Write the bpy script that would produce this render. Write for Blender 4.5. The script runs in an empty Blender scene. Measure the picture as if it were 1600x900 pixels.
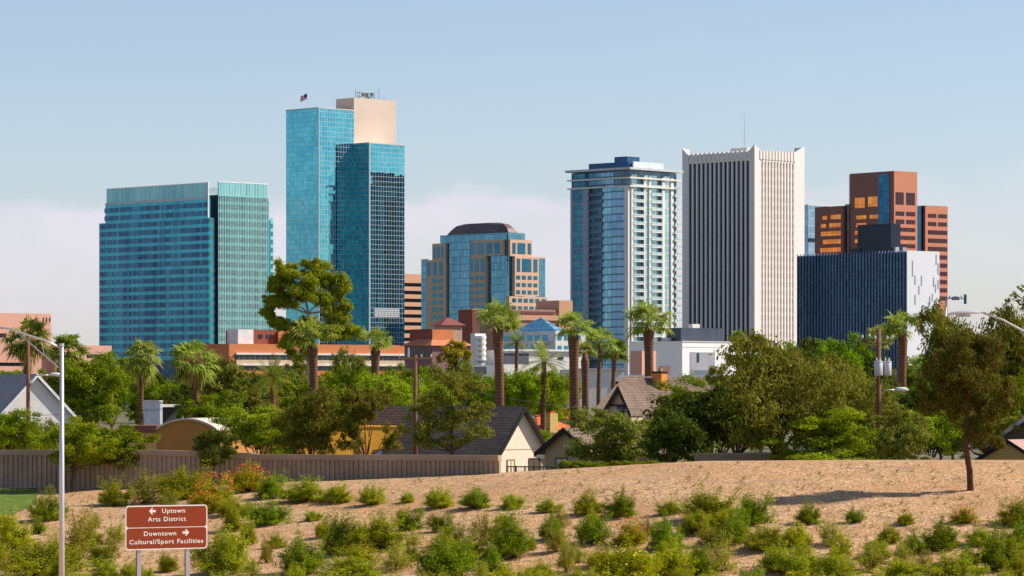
SUN=5.0; SKYD=.6; SKYS=.098; EXPO=.27; TLO=(1.05,1.03,1.22); THI=(1.12,1.07,1.14); CLOUD=(6.9,6.6,7.3); BW=.96; BH=.96
import bpy, math, random
import numpy as np
from mathutils import Vector, Matrix
R=math.radians
random.seed(7); rng=np.random.default_rng(7)
sc=bpy.context.scene; COL=sc.collection
F=5500.0; HX=800.0; HY=610.0; CH=8.0           # focal length in photo pixels, vanishing point, eye height (m)
def W(px,py,D): return Vector(((px-HX)/F*D, D, CH+(HY-py)/F*D))
def lerp(a,b,t): return a+(b-a)*t

# ------------------------------------------------------------------ materials
def newmat(name):
    m=bpy.data.materials.new(name); m.use_nodes=True; nt=m.node_tree; nt.nodes.clear()
    out=nt.nodes.new('ShaderNodeOutputMaterial'); return m,nt,out
def nd(nt,t,**k):
    n=nt.nodes.new(t)
    for a,b in k.items(): setattr(n,a,b)
    return n
def math_(nt,op,a,b=None,c=None):
    n=nt.nodes.new('ShaderNodeMath'); n.operation=op
    for i,v in enumerate((a,b,c)):
        if v is None: continue
        if isinstance(v,(int,float)): n.inputs[i].default_value=v
        else: nt.links.new(v,n.inputs[i])
    return n.outputs[0]
def mixc(nt,f,a,b):
    n=nt.nodes.new('ShaderNodeMix'); n.data_type='RGBA'
    for s,v in ((n.inputs[0],f),(n.inputs[6],a),(n.inputs[7],b)):
        if isinstance(v,(int,float)): s.default_value=v
        elif isinstance(v,tuple): s.default_value=(*v[:3],1)
        else: nt.links.new(v,s)
    return n.outputs[2]
def coord(nt,kind='Object'): return nt.nodes.new('ShaderNodeTexCoord').outputs[kind]
def noise(nt,vec,scale,detail=3,rough=.55):
    n=nt.nodes.new('ShaderNodeTexNoise'); n.inputs['Scale'].default_value=scale
    n.inputs['Detail'].default_value=detail; n.inputs['Roughness'].default_value=rough
    nt.links.new(vec,n.inputs['Vector']); return n.outputs['Fac']
def stretch(nt,f,lo,hi):
    n=nt.nodes.new('ShaderNodeMapRange'); nt.links.new(f,n.inputs[0])
    n.inputs[1].default_value=lo; n.inputs[2].default_value=hi; return n.outputs[0]
def bsdf(nt,out,col,rough=.7,metal=0.,spec=.3,bump=None,bs=.3,bd=.05):
    p=nt.nodes.new('ShaderNodeBsdfPrincipled')
    if isinstance(col,tuple): p.inputs['Base Color'].default_value=(*col,1)
    else: nt.links.new(col,p.inputs['Base Color'])
    p.inputs['Roughness'].default_value=rough; p.inputs['Metallic'].default_value=metal
    p.inputs['Specular IOR Level'].default_value=spec
    if bump is not None:
        b=nt.nodes.new('ShaderNodeBump'); b.inputs['Strength'].default_value=bs; b.inputs['Distance'].default_value=bd
        nt.links.new(bump,b.inputs['Height']); nt.links.new(b.outputs[0],p.inputs['Normal'])
    nt.links.new(p.outputs[0],out.inputs[0]); return p
_mc={}
def mat(name,col,rough=.75,metal=0.,var=.18,scale=.6,spec=.3):
    "plain weathered surface: base colour with large stains and fine grain"
    if name in _mc: return _mc[name]
    m,nt,out=newmat(name); v=coord(nt)
    a=stretch(nt,noise(nt,v,scale,4),.3,.7); b=stretch(nt,noise(nt,v,scale*14,2),.3,.7)
    f=math_(nt,'MULTIPLY_ADD',a,.65,math_(nt,'MULTIPLY',b,.35))
    lo=tuple(c*(1-var) for c in col); hi=tuple(min(1,c*(1+var)) for c in col)
    bsdf(nt,out,mixc(nt,f,lo,hi),rough,metal,spec); _mc[name]=m; return m
def glass(name,a,b,pw,ph,line,lw=.12,lh=.12,rough=.04,metal=.85,wob=.0,refr=True,bands=None,skew=1.0):
    """curtain wall: panes of size pw x ph metres, tint varying pane by pane between a and b, mullions of colour line"""
    if name in _mc: return _mc[name]
    m,nt,out=newmat(name); v=coord(nt)
    s=nt.nodes.new('ShaderNodeSeparateXYZ'); nt.links.new(v,s.inputs[0])
    h=math_(nt,'ADD',math_(nt,'ADD',s.outputs[0],s.outputs[1]),500.0)
    hu=math_(nt,'DIVIDE',h,pw); zu=math_(nt,'DIVIDE',s.outputs[2],ph)
    cx=math_(nt,'FLOOR',hu); cz=math_(nt,'FLOOR',zu)
    cb=nt.nodes.new('ShaderNodeCombineXYZ'); nt.links.new(cx,cb.inputs[0]); nt.links.new(cz,cb.inputs[1])
    wn=nt.nodes.new('ShaderNodeTexWhiteNoise'); wn.noise_dimensions='3D'; nt.links.new(cb.outputs[0],wn.inputs['Vector'])
    big=stretch(nt,noise(nt,v,.07,3),.35,.65)
    f=math_(nt,'ADD',math_(nt,'MULTIPLY',math_(nt,'POWER',wn.outputs['Value'],skew),.6),math_(nt,'MULTIPLY',big,.4))
    col=mixc(nt,f,a,b)
    mx=math_(nt,'LESS_THAN',math_(nt,'FRACT',hu),lw/pw); mz=math_(nt,'LESS_THAN',math_(nt,'FRACT',zu),lh/ph)
    mk=math_(nt,'MAXIMUM',mx,mz)
    g=nt.nodes.new('ShaderNodeBsdfPrincipled'); nt.links.new(col,g.inputs['Base Color'])
    g.inputs['Metallic'].default_value=metal; g.inputs['Roughness'].default_value=rough
    if wob>0:
        geo=nt.nodes.new('ShaderNodeNewGeometry')
        n1=nt.nodes.new('ShaderNodeTexNoise'); n1.inputs['Scale'].default_value=.12; nt.links.new(v,n1.inputs['Vector'])
        va=nt.nodes.new('ShaderNodeVectorMath'); va.operation='ADD'
        nt.links.new(wn.outputs['Color'],va.inputs[0]); nt.links.new(n1.outputs['Color'],va.inputs[1])
        sb=nt.nodes.new('ShaderNodeVectorMath'); sb.operation='SUBTRACT'; nt.links.new(va.outputs[0],sb.inputs[0]); sb.inputs[1].default_value=(1,1,1)
        sl=nt.nodes.new('ShaderNodeVectorMath'); sl.operation='SCALE'; nt.links.new(sb.outputs[0],sl.inputs[0]); sl.inputs['Scale'].default_value=wob
        ad=nt.nodes.new('ShaderNodeVectorMath'); ad.operation='ADD'; nt.links.new(sl.outputs[0],ad.inputs[0]); nt.links.new(geo.outputs['Normal'],ad.inputs[1])
        no=nt.nodes.new('ShaderNodeVectorMath'); no.operation='NORMALIZE'; nt.links.new(ad.outputs[0],no.inputs[0])
        nt.links.new(no.outputs[0],g.inputs['Normal'])
    l=nt.nodes.new('ShaderNodeBsdfPrincipled'); l.inputs['Base Color'].default_value=(*line,1); l.inputs['Roughness'].default_value=.5
    mx_=nt.nodes.new('ShaderNodeMixShader'); nt.links.new(mk,mx_.inputs[0]); nt.links.new(g.outputs[0],mx_.inputs[1]); nt.links.new(l.outputs[0],mx_.inputs[2])
    nt.links.new(mx_.outputs[0],out.inputs[0]); _mc[name]=m; return m
def leafmat(name,a,b,tr=.35,c=None):
    if name in _mc: return _mc[name]
    m,nt,out=newmat(name); v=coord(nt)
    geo=nt.nodes.new('ShaderNodeNewGeometry')
    f=math_(nt,'ADD',math_(nt,'MULTIPLY',geo.outputs['Random Per Island'],.6),math_(nt,'MULTIPLY',stretch(nt,noise(nt,v,3.0,2),.35,.65),.4))
    col=mixc(nt,f,a,b)
    if c: col=mixc(nt,math_(nt,'GREATER_THAN',geo.outputs['Random Per Island'],.93),col,c)
    oi=nt.nodes.new('ShaderNodeObjectInfo')
    hs=nt.nodes.new('ShaderNodeHueSaturation'); nt.links.new(col,hs.inputs['Color'])
    nt.links.new(math_(nt,'MULTIPLY_ADD',oi.outputs['Random'],.03,.485),hs.inputs['Hue'])
    nt.links.new(math_(nt,'MULTIPLY_ADD',oi.outputs['Random'],.35,.85),hs.inputs['Value'])
    d=nt.nodes.new('ShaderNodeBsdfDiffuse'); t=nt.nodes.new('ShaderNodeBsdfTranslucent')
    nt.links.new(hs.outputs[0],d.inputs[0]); nt.links.new(hs.outputs[0],t.inputs[0])
    mx=nt.nodes.new('ShaderNodeMixShader'); mx.inputs[0].default_value=tr
    nt.links.new(d.outputs[0],mx.inputs[1]); nt.links.new(t.outputs[0],mx.inputs[2])
    nt.links.new(mx.outputs[0],out.inputs[0]); _mc[name]=m; return m
def shingle(name,a,b,row=.25):
    if name in _mc: return _mc[name]
    m,nt,out=newmat(name); v=coord(nt)
    s=nt.nodes.new('ShaderNodeSeparateXYZ'); nt.links.new(v,s.inputs[0])
    zz=math_(nt,'DIVIDE',s.outputs[2],row); r=math_(nt,'FLOOR',zz)
    h=math_(nt,'FLOOR',math_(nt,'ADD',math_(nt,'DIVIDE',math_(nt,'ADD',s.outputs[0],s.outputs[1]),.45),math_(nt,'MULTIPLY',r,.5)))
    cb=nt.nodes.new('ShaderNodeCombineXYZ'); nt.links.new(h,cb.inputs[0]); nt.links.new(r,cb.inputs[1])
    wn=nt.nodes.new('ShaderNodeTexWhiteNoise'); nt.links.new(cb.outputs[0],wn.inputs['Vector'])
    edge=math_(nt,'LESS_THAN',math_(nt,'FRACT',zz),.22)
    f=math_(nt,'ADD',math_(nt,'MULTIPLY',wn.outputs['Value'],.5),math_(nt,'MULTIPLY',stretch(nt,noise(nt,v,.5,4),.3,.7),.5))
    c=mixc(nt,f,a,b); c=mixc(nt,math_(nt,'MULTIPLY',edge,.55),c,tuple(x*.3 for x in a))
    bsdf(nt,out,c,.9); _mc[name]=m; return m

# ------------------------------------------------------------------ mesh helpers
def link(o,parent=None):
    COL.objects.link(o)
    if parent is not None: o.parent=parent
    return o
def tag(o,label=None,cat=None,group=None,kind=None):
    if label: o['label']=label
    if cat: o['category']=cat
    if group: o['group']=group
    if kind: o['kind']=kind
    return o
def empty(name,loc,rz=0.,label=None,cat=None,group=None):
    o=bpy.data.objects.new(name,None); o.location=loc; o.rotation_euler=(0,0,rz); o.empty_display_size=.3
    link(o); return tag(o,label,cat,group)
class MB:
    def __init__(s): s.v=[]; s.f=[]; s.m=[]
    def add(s,vs,fs,mi=0):
        n=len(s.v); s.v+=[tuple(p) for p in vs]; s.f+=[tuple(i+n for i in f) for f in fs]; s.m+=[mi]*len(fs); return s
    def box(s,a,b,mi=0,bev=0):
        x0,y0,z0=a; x1,y1,z1=b
        if x0>x1:x0,x1=x1,x0
        if y0>y1:y0,y1=y1,y0
        if z0>z1:z0,z1=z1,z0
        return s.add([(x0,y0,z0),(x1,y0,z0),(x1,y1,z0),(x0,y1,z0),(x0,y0,z1),(x1,y0,z1),(x1,y1,z1),(x0,y1,z1)],
            [(0,3,2,1),(4,5,6,7),(0,1,5,4),(1,2,6,5),(2,3,7,6),(3,0,4,7)],mi)
    def tube(s,pts,rad,n=10,mi=0,cap=True):
        pts=[Vector(p) for p in pts]; 
        if isinstance(rad,(int,float)): rad=[rad]*len(pts)
        rings=[]
        for i,p in enumerate(pts):
            d=(pts[min(i+1,len(pts)-1)]-pts[max(i-1,0)]).normalized()
            up=Vector((0,0,1)) if abs(d.z)<.95 else Vector((0,1,0))
            x=d.cross(up).normalized(); y=d.cross(x).normalized()
            rings.append([p+(x*math.cos(2*math.pi*k/n)+y*math.sin(2*math.pi*k/n))*rad[i] for k in range(n)])
        vs=[q for r in rings for q in r]; fs=[]
        for i in range(len(pts)-1):
            for k in range(n):
                a=i*n+k; b=i*n+(k+1)%n; fs.append((a,b,b+n,a+n))
        if cap: fs.append(tuple(range(n))[::-1]); fs.append(tuple((len(pts)-1)*n+k for k in range(n)))
        return s.add(vs,fs,mi)
    def poly_prism(s,pts,thick,mi=0):
        "pts: planar polygon (3D), thick: offset vector"
        n=len(pts); t=Vector(thick); vs=[Vector(p) for p in pts]+[Vector(p)+t for p in pts]
        fs=[tuple(range(n)),tuple(range(2*n-1,n-1,-1))]+[(i,(i+1)%n,(i+1)%n+n,i+n)[::-1] for i in range(n)]
        return s.add(vs,fs,mi)
    def build(s,name,mats,parent=None,smooth=False):
        me=bpy.data.meshes.new(name); me.from_pydata(s.v,[],s.f)
        if not isinstance(mats,(list,tuple)): mats=[mats]
        for m in mats: me.materials.append(m)
        if len(mats)>1: me.polygons.foreach_set('material_index',s.m)
        if smooth: me.polygons.foreach_set('use_smooth',[True]*len(me.polygons))
        me.update(); o=bpy.data.objects.new(name,me); return link(o,parent)
def bevel(o,w=.02,seg=1):
    b=o.modifiers.new('bevel','BEVEL'); b.width=w; b.segments=seg; b.limit_method='ANGLE'; return o

# ------------------------------------------------------------------ terrain
CR=[(-900,236,2.0),(0,228,1.9),(200,224,1.95),(400,218,2.35),(515,214,2.48),(785,208,3.08),(1000,205,3.64),(1100,203,3.88),(1350,201,3.98),(1600,200,4.0),(2600,200,3.9)]
def crest(px):
    if px<=CR[0][0]: return CR[0][1:]
    for a,b in zip(CR,CR[1:]):
        if px<=b[0]:
            t=(px-a[0])/(b[0]-a[0]); return lerp(a[1],b[1],t),lerp(a[2],b[2],t)
    return CR[-1][1:]
def gz(X,Y):
    px=X/max(Y,60)*F+HX; Dc,zc=crest(px)
    bumpz=.05*math.sin(X*.7+Y*.31)+.04*math.sin(X*.33-Y*.9)
    if Y>=Dc:
        t=min(1,(Y-Dc)/30.); t=max(0,(t-.08)/.92); return zc*(1-t*t*(3-2*t))
    zb=lerp(-2.1,-.5,min(1.2,max(-.3,px/1600.)))
    if Y>=170:
        t=(Dc-Y)/(Dc-170); return zc-(zc-zb)*t**1.2+bumpz*min(1,t*6)
    if Y>=150: return lerp(zb,-3.4,(170-Y)/20.)+bumpz*(Y-150)/20.
    return -3.4
def at(px,py):
    "ground point of the slope seen at photo pixel (px,py)"
    Dc,zc=crest(px); best=None
    D=Dc
    while D>140:
        X=(px-HX)/F*D; z=gz(X,D); y=HY+(CH-z)*F/D
        if y>=py: return Vector((X,D,z))
        D-=.25
    return Vector((X,D,z))
def on(px,D):
    X=(px-HX)/F*D; return Vector((X,D,gz(X,D)))

cols=[-40000,-12000,-5000,-2500,-1500]+list(range(-900,2501,14))+[3200,5000,9000,16000,40000]
rows=[-300,-60,20,60,100,130]+[140+i*1.2 for i in range(90)]+[250,262,275,290,320,380,500,800,1400,2600,5000,12000]
vs=[];fs=[]
for D in rows:
    for c in cols:
        X=(c-HX)/F*max(D,60); vs.append((X,D,gz(X,D)))
nc=len(cols)
for i in range(len(rows)-1):
    for j in range(nc-1): fs.append((i*nc+j,i*nc+j+1,(i+1)*nc+j+1,(i+1)*nc+j))
m,nt,out=newmat('gravel_ground'); v=coord(nt)
sp=nt.nodes.new('ShaderNodeSeparateXYZ'); nt.links.new(v,sp.inputs[0])
vo=nt.nodes.new('ShaderNodeTexVoronoi'); vo.inputs['Scale'].default_value=8.; nt.links.new(v,vo.inputs['Vector'])
sv=nt.nodes.new('ShaderNodeSeparateColor'); nt.links.new(vo.outputs['Color'],sv.inputs[0])
g1=mixc(nt,sv.outputs[0],(.30,.165,.07),(.77,.47,.24))
vo2=nt.nodes.new('ShaderNodeTexVoronoi'); vo2.inputs['Scale'].default_value=2.6; nt.links.new(v,vo2.inputs['Vector'])
sv2=nt.nodes.new('ShaderNodeSeparateColor'); nt.links.new(vo2.outputs['Color'],sv2.inputs[0])
g1=mixc(nt,math_(nt,'MULTIPLY',math_(nt,'POWER',sv2.outputs[0],5),.55),g1,(.16,.10,.06))
g1=mixc(nt,math_(nt,'MULTIPLY',stretch(nt,noise(nt,v,.16,5,.65),.42,.68),.7),g1,(.46,.225,.085))
g1=mixc(nt,math_(nt,'MULTIPLY',stretch(nt,noise(nt,v,.45,6,.7),.52,.7),.5),g1,(.25,.16,.09))
dirt=mixc(nt,stretch(nt,noise(nt,v,.05,4),.4,.6),(.20,.15,.10),(.10,.12,.05))
far=stretch(nt,sp.outputs[1],232,245)
bsdf(nt,out,mixc(nt,far,g1,dirt),.95,bump=vo.outputs['Distance'],bs=.6,bd=.06)
me=bpy.data.meshes.new('ground'); me.from_pydata(vs,[],fs); me.materials.append(m); me.polygons.foreach_set('use_smooth',[True]*len(me.polygons))
tag(link(bpy.data.objects.new('ground',me)),kind='structure')
def sheet(name,px0,px1,y0f,y1f,m,lift=.03,nx=24,ny=10):
    vs=[];fs=[]
    for j in range(ny+1):
        for i in range(nx+1):
            px=lerp(px0,px1,i/nx); a=at(px,y0f(px)); b=at(px,y1f(px)); Y=lerp(a.y,b.y,j/ny); X=(px-HX)/F*Y
            vs.append((X,Y,gz(X,Y)+lift))
    for j in range(ny):
        for i in range(nx):
            k=j*(nx+1)+i; fs.append((k,k+nx+1,k+nx+2,k+1))
    me=bpy.data.meshes.new(name); me.from_pydata(vs,[],fs); me.materials.append(m); me.polygons.foreach_set('use_smooth',[True]*len(fs))
    return tag(link(bpy.data.objects.new(name,me)),kind='structure')
m,nt,out=newmat('lawn_grass'); v=coord(nt)
c=mixc(nt,stretch(nt,noise(nt,v,1.2,5,.7),.3,.7),(.09,.16,.012),(.26,.32,.035)); c=mixc(nt,stretch(nt,noise(nt,v,18,2),.45,.7),c,(.03,.07,.01))
bsdf(nt,out,c,.9,bump=noise(nt,v,20,2),bs=.8,bd=.1)
sheet('lawn',-320,58,lambda x:764,lambda x:812-max(0,x)*.42,m,.05)
conc=mat('pale_concrete',(.55,.47,.38),.85)
sheet('path',-320,165,lambda x:758.5,lambda x:762.5+(1.0 if x<60 else 0),conc,.04,ny=3)
# ------------------------------------------------------------------ buildings placed by photo pixel and distance
class Bld:
    """root Empty at the foot of the near corner; local x runs along the right-hand face, local y along the left-hand face"""
    def __init__(s,name,cx,D,ang,label,cat='building',group=None):
        s.a=R(ang); s.C=Vector(((cx-HX)/F*D,D,0)); s.U=Vector((math.cos(s.a),math.sin(s.a),0)); s.V=Vector((-math.sin(s.a),math.cos(s.a),0))
        s.root=empty(name,s.C,s.a,label,cat,group)
    def u(s,px,v=0.):      # u such that C+u*U+v*V projects to px
        P=s.C+s.V*v; k=(px-HX)/F; return (k*P.y-P.x)/(s.U.x-k*s.U.y)
    def v(s,px,u=0.):
        P=s.C+s.U*u; k=(px-HX)/F; return (k*P.y-P.x)/(s.V.x-k*s.V.y)
    def z(s,py,u=0.,v=0.):
        P=s.C+s.U*u+s.V*v; return CH+(HY-py)/F*P.y
    def box(s,name,m,u0,u1,v0,v1,z0,z1,parent=None,label=None):
        o=MB().box((u0,v0,z0),(u1,v1,z1)).build(name,m,parent or s.root)
        if label: o['label']=label
        return o
    def R_(s,name,m,p0,p1,y0,y1,d=.1,v=0.,parent=None,back=.02,zu=0.):   # slab on a right-hand face at depth v; y read at column zu
        u0,u1=s.u(p0,v),s.u(p1,v)
        return s.box(name,m,u0,u1,v-d,v+back,s.z(y0,zu,v),s.z(y1,zu,v),parent)
    def L_(s,name,m,p0,p1,y0,y1,d=.1,u=0.,parent=None,back=.02,zv=0.):
        v0,v1=s.v(p0,u),s.v(p1,u)
        return s.box(name,m,u-d,u+back,v0,v1,s.z(y0,u,zv),s.z(y1,u,zv),parent)
white=mat('white_stucco',(.72,.68,.63)); cream=mat('cream_concrete',(.66,.56,.48),.8,scale=.2,var=.08)
dark=mat('dark_metal',(.03,.033,.04),.5); steel=mat('galvanised_steel',(.50,.50,.51),.35,.7); whitemetal=mat('white_metal',(.78,.78,.76),.4)

# --- 1 broad teal office block -------------------------------------------------
sp_t=glass('teal_spandrel',(.02,.20,.28),(.05,.32,.40),1.5,30,(.03,.2,.25),.08,.1,.12,.75)
wb_t=glass('banded_window_glass',(.012,.03,.09),(.045,.18,.29),1.5,60,(.05,.2,.26),.14,.05,.08,.8,skew=1.6)
scr=glass('rooftop_glass_screen',(.10,.38,.40),(.28,.60,.58),1.6,40,(.55,.68,.66),.25,.1,.25,.4)
wr_t=glass('lit_window_glass',(.01,.06,.09),(.09,.32,.35),1.5,60,(.35,.5,.48),.15,.05,.12,.6,skew=.8)
sp_r=glass('sunlit_green_spandrel',(.16,.56,.54),(.34,.74,.69),1.5,60,(.5,.66,.62),.15,.05,.3,.3)  # right-hand face: its sunlit paleness is put into these window and spandrel tints
B=Bld('office_tower',326,1500,45,'broad teal glass office block with striped floors, leftmost of the towers')
vL=B.v(155); vU=B.v(163); u40=B.u(340)
B.box('lower_body',sp_t,0,u40+30,0,vL,0,B.z(340))
B.box('upper_body',sp_t,.6,u40+30,1.2,vU,B.z(340),B.z(309))
B.box('roof_screen',scr,1.0,1.5,2.0,vU-.3,B.z(309),B.z(286)); B.box('screen_rail',whitemetal,.9,1.6,1.9,vU-.2,B.z(286),B.z(284.3))
B.box('screen_base',mat('pale_ledge',(.6,.62,.6)),.45,.62,1.2,vU,B.z(311),B.z(307.5))
B.box('corner_fin',whitemetal,.5,1.1,.9,1.5,B.z(340),B.z(283.5))
fh=12.9
for k in range(22):
    y0=316+k*fh
    if y0>598: break
    if y0<338: B.L_('window_band',wb_t,163.5,323.5,y0,y0+7.6,.12,u=.6)
    else:
        B.L_('window_band',wb_t,155.5,325.5,y0,y0+7.6,.12)
        B.R_('corner_window_band',wr_t,327,338.5,y0,y0+6.5,.1)
vr=-1.2; u0=B.u(341,vr)
# right-hand wing
B.box('right_wing',sp_r,u0,B.u(418,vr),vr,40,0,B.z(304)); B.box('side_wing',sp_r,B.u(418,vr),B.u(427,vr+2),vr+2,38,0,B.z(336))
B.box('right_roof_screen',scr,u0+.2,B.u(418,vr)-.1,vr+.15,vr+.6,B.z(304),B.z(284)); B.box('right_screen_rail',whitemetal,u0,B.u(418,vr),vr+.05,vr+.7,B.z(284),B.z(282.3))
B.box('wing_edge',dark,u0-.25,u0,vr,vr+8,0,B.z(304))
for k in range(23):
    y0=306+k*fh
    if y0>598: break
    B.R_('window_band',wr_t,341.5,417.8,y0,y0+7.2,.1,v=vr,zu=u0)
    if y0>338: B.R_('window_band',wr_t,418.5,426.8,y0,y0+7.2,.1,v=vr+2)
uu=B.u(418,vr)
for k in range(31):
    x=lerp(u0,uu,k/30.); B.box('sunshade_fin',mat('pale_fin',(.60,.76,.72),.4),x-.07,x+.07,vr-.32,vr-.1,B.z(596),B.z(304.5))
B.box('penthouse',mat('grey_panel',(.35,.42,.44)),4,u40+20,6,30,B.z(309),B.z(291))
B.box('podium',glass('navy_podium',(.01,.03,.08),(.02,.07,.14),2.5,3,(.06,.1,.16),.15,.3,.1,.7),-3,10,-3,vL-6,0,B.z(563))

# --- 2 mirrored twin-step tower ------------------------------------------------
mir=glass('teal_mirror_glass',(.045,.29,.38),(.12,.43,.50),1.45,1.95,(.40,.45,.48),.12,.14,.0,.97,wob=.007)
B=Bld('mirror_tower',498,1400,45,'tallest teal mirror glass tower with flag and beige core block')
tl=B.v(447); yt=169
B.box('tall_block',mir,0,B.u(553),0,tl,0,B.z(yt)); 
edge=mat('beige_coping',(.62,.52,.44)); pg=mat('corner_trim',(.38,.47,.50),.4)
B.box('coping',edge,-.15,B.u(553),-.15,tl+.1,B.z(yt),B.z(yt-1.6)); B.box('corner_trim',pg,-.25,.25,-.25,.25,0,B.z(yt))
ui=B.u(551); # the lower block stands out of the right-hand face
k=(577-HX)/F
P=B.C+B.U*ui; w=(k*P.y-P.x)/(-B.V.x+k*B.V.y); v0=-w
ur=B.u(632,v0); zt=B.z(224,ui,v0)
B.box('lower_block',mir,ui,ur,v0,14,0,zt); B.box('lower_coping',edge,ui-.15,ur+.15,v0-.15,14,zt,zt+.45)
B.box('corner_trim',pg,ui-.3,ui+.3,v0-.3,v0+.3,0,zt)
core=mat('beige_core_concrete',(.66,.52,.42),.85,scale=.08,var=.1)
vc=.12; uc=B.u(553,vc)+.02
B.box('service_core',core,uc,B.u(619,vc),vc,B.v(525,uc),B.z(235),B.z(152.5,uc,vc))
B.box('lift_motor_room',core,uc+5,uc+9,vc+2,vc+5,B.z(152.5,uc,vc),B.z(150.5,uc,vc))
zc=B.z(152.5,uc,vc)
mb=MB()
for (px,h) in ((549,15),(558,11),(562,12),(585,9),(592,18),(600,6)):
    q=B.u(px if px>553 else 555,vc+3); mb.tube([(q,vc+3,zc),(q,vc+3,zc+h*.2545)],.09,6)
mb.box((B.u(558,vc+3),vc+2.9,zc+2.4),(B.u(585,vc+3),vc+3.1,zc+2.6)); mb.box((B.u(558,vc+3),vc+2.9,zc+1.0),(B.u(585,vc+3),vc+3.1,zc+1.15))
mb.build('antenna_frame',dark,B.root)
for px,r,h in ((566,.8,1.6),(572,1.0,1.5),(580,.9,1.9),(575,.6,.6)):
    q=B.u(px,vc+2); mb=MB(); n=12
    mb.tube([(q,vc+2,zc+h),(q-.1,vc+1.75,zc+h),(q-.15,vc+1.5,zc+h)],[.15*r,.7*r,r],n); mb.tube([(q,vc+2.1,zc),(q,vc+2.1,zc+h)],.08,5)
    mb.build('dish_antenna',mat('dish_grey',(.12,.12,.13)),B.root)
# grille band near the foot of the right face
B.R_('louvre_band',glass('louvre',(.12,.13,.14),(.2,.2,.22),.8,.8,(.5,.5,.52),.3,.3,.5,.2),585,624,480,494,.06,v=v0)
# flag
fl=empty('flag_pole',B.C+B.U*2+B.V*B.v(480,2)+Vector((0,0,B.z(yt)+.3)),0,'tiny flag on a pole on the tall mirror tower roof','flag')
MB().tube([(0,0,-.2),(0,0,6.4)],[.12,.07],6).build('pole',whitemetal,fl)
n=8; mb=MB()
vs=[];fs=[]
for j in range(5):
    for i in range(n+1):
        t=i/n; vs.append((-t*2.7,.25*math.sin(t*7),6.2-j*.55-t*1.15+.1*math.sin(t*6)))
for j in range(4):
    for i in range(n): k_=j*(n+1)+i; fs.append((k_,k_+n+1,k_+n+2,k_+1))
vs=np.array(vs); thick=MB().add(vs,fs).add(vs+np.array([0,.03,0]),[f[::-1] for f in fs])
m,nt,out=newmat('flag_cloth'); v=coord(nt); s=nt.nodes.new('ShaderNodeSeparateXYZ'); nt.links.new(v,s.inputs[0])
zz=math_(nt,'ADD',s.outputs[2],math_(nt,'MULTIPLY',s.outputs[0],-.426))
st=math_(nt,'LESS_THAN',math_(nt,'FRACT',math_(nt,'DIVIDE',math_(nt,'SUBTRACT',zz,4.0),.338)),.5)
canton=math_(nt,'MULTIPLY',math_(nt,'GREATER_THAN',s.outputs[0],-1.25),math_(nt,'GREATER_THAN',zz,5.0))
bsdf(nt,out,mixc(nt,canton,mixc(nt,st,(.7,.68,.66),(.55,.02,.03)),(.015,.03,.16)),.8)
thick.build('cloth',m,fl)

# --- striped block beside it ---------------------------------------------------
salm=mat('salmon_concrete',(.62,.33,.20),.85,scale=.1,var=.08)
B=Bld('striped_office_block',600,1750,42,'small orange and dark striped block right behind the mirror tower')
B.box('wall',salm,0,B.u(677),0,22,0,B.z(427))
drk=glass('dark_ribbon_glass',(.008,.01,.02),(.02,.035,.05),2,60,(.02,.02,.02),.1,.05,.08,.5)
for k in range(9): B.R_('window_band',drk,632,664.5,441+k*12.3,446.2+k*12.3,.12)
B.R_('vertical_joint',drk,664.6,666,436,560,.14)

# --- 3 stepped masonry block with dark crown -----------------------------------
bg=glass('blue_curtain_glass',(.05,.18,.28),(.12,.31,.41),1.6,3.3,(.12,.26,.34),.14,.3,.03,.85,wob=.006)
pk=mat('pink_masonry',(.66,.42,.29),.85,scale=.15,var=.07); wg=glass('square_window_glass',(.02,.11,.19),(.05,.22,.33),50,50,(.1,.1,.1),.01,.01,.05,.8)
B=Bld('stepped_office_block',792,1600,45,'stepped pink masonry block with blue glass and dark sloping crown')
B.box('glass_body',bg,2,B.u(824),2,B.v(684),0,B.z(375))
B.box('glass_drum',bg,1.5,B.u(824),1.5,B.v(684),B.z(375),B.z(363))
zb=B.z(362.6); zt_=B.z(349); ua,ub,va,vb=2.2,B.u(814),2.2,B.v(694)
um,vm=(ua+ub)/2,(va+vb)/2; kx=.70
def oct_(ua,ub,va,vb,z,c=.28):
    du,dv=(ub-ua)*c,(vb-va)*c
    return [(ua+du,va,z),(ub-du,va,z),(ub,va+dv,z),(ub,vb-dv,z),(ub-du,vb,z),(ua+du,vb,z),(ua,vb-dv,z),(ua,va+dv,z)]
lo=oct_(ua-.5,ub+1,va-.5,vb+1,zb,.12); hi=oct_(lerp(um,ua,.80),lerp(um,ub,.80),lerp(vm,va,.80),lerp(vm,vb,.80),zt_,.2)
roofm=glass('brown_standing_seam',(.11,.055,.045),(.16,.085,.07),1.4,50,(.26,.2,.18),.25,.01,.5,.2)
mid=oct_(lerp(um,ua,.95),lerp(um,ub,.95),lerp(vm,va,.95),lerp(vm,vb,.95),lerp(zb,zt_,.5),.16); top2=oct_(lerp(um,ua,.55),lerp(um,ub,.55),lerp(vm,va,.55),lerp(vm,vb,.55),zt_+.9,.22)
MB().add(lo+mid+hi+top2,[(i+k8,(i+1)%8+k8,(i+1)%8+8+k8,i+8+k8) for k8 in (0,8,16) for i in range(8)]+[tuple(range(24,32)),tuple(range(8))[::-1]]).build('crown_roof',roofm,B.root)
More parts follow.
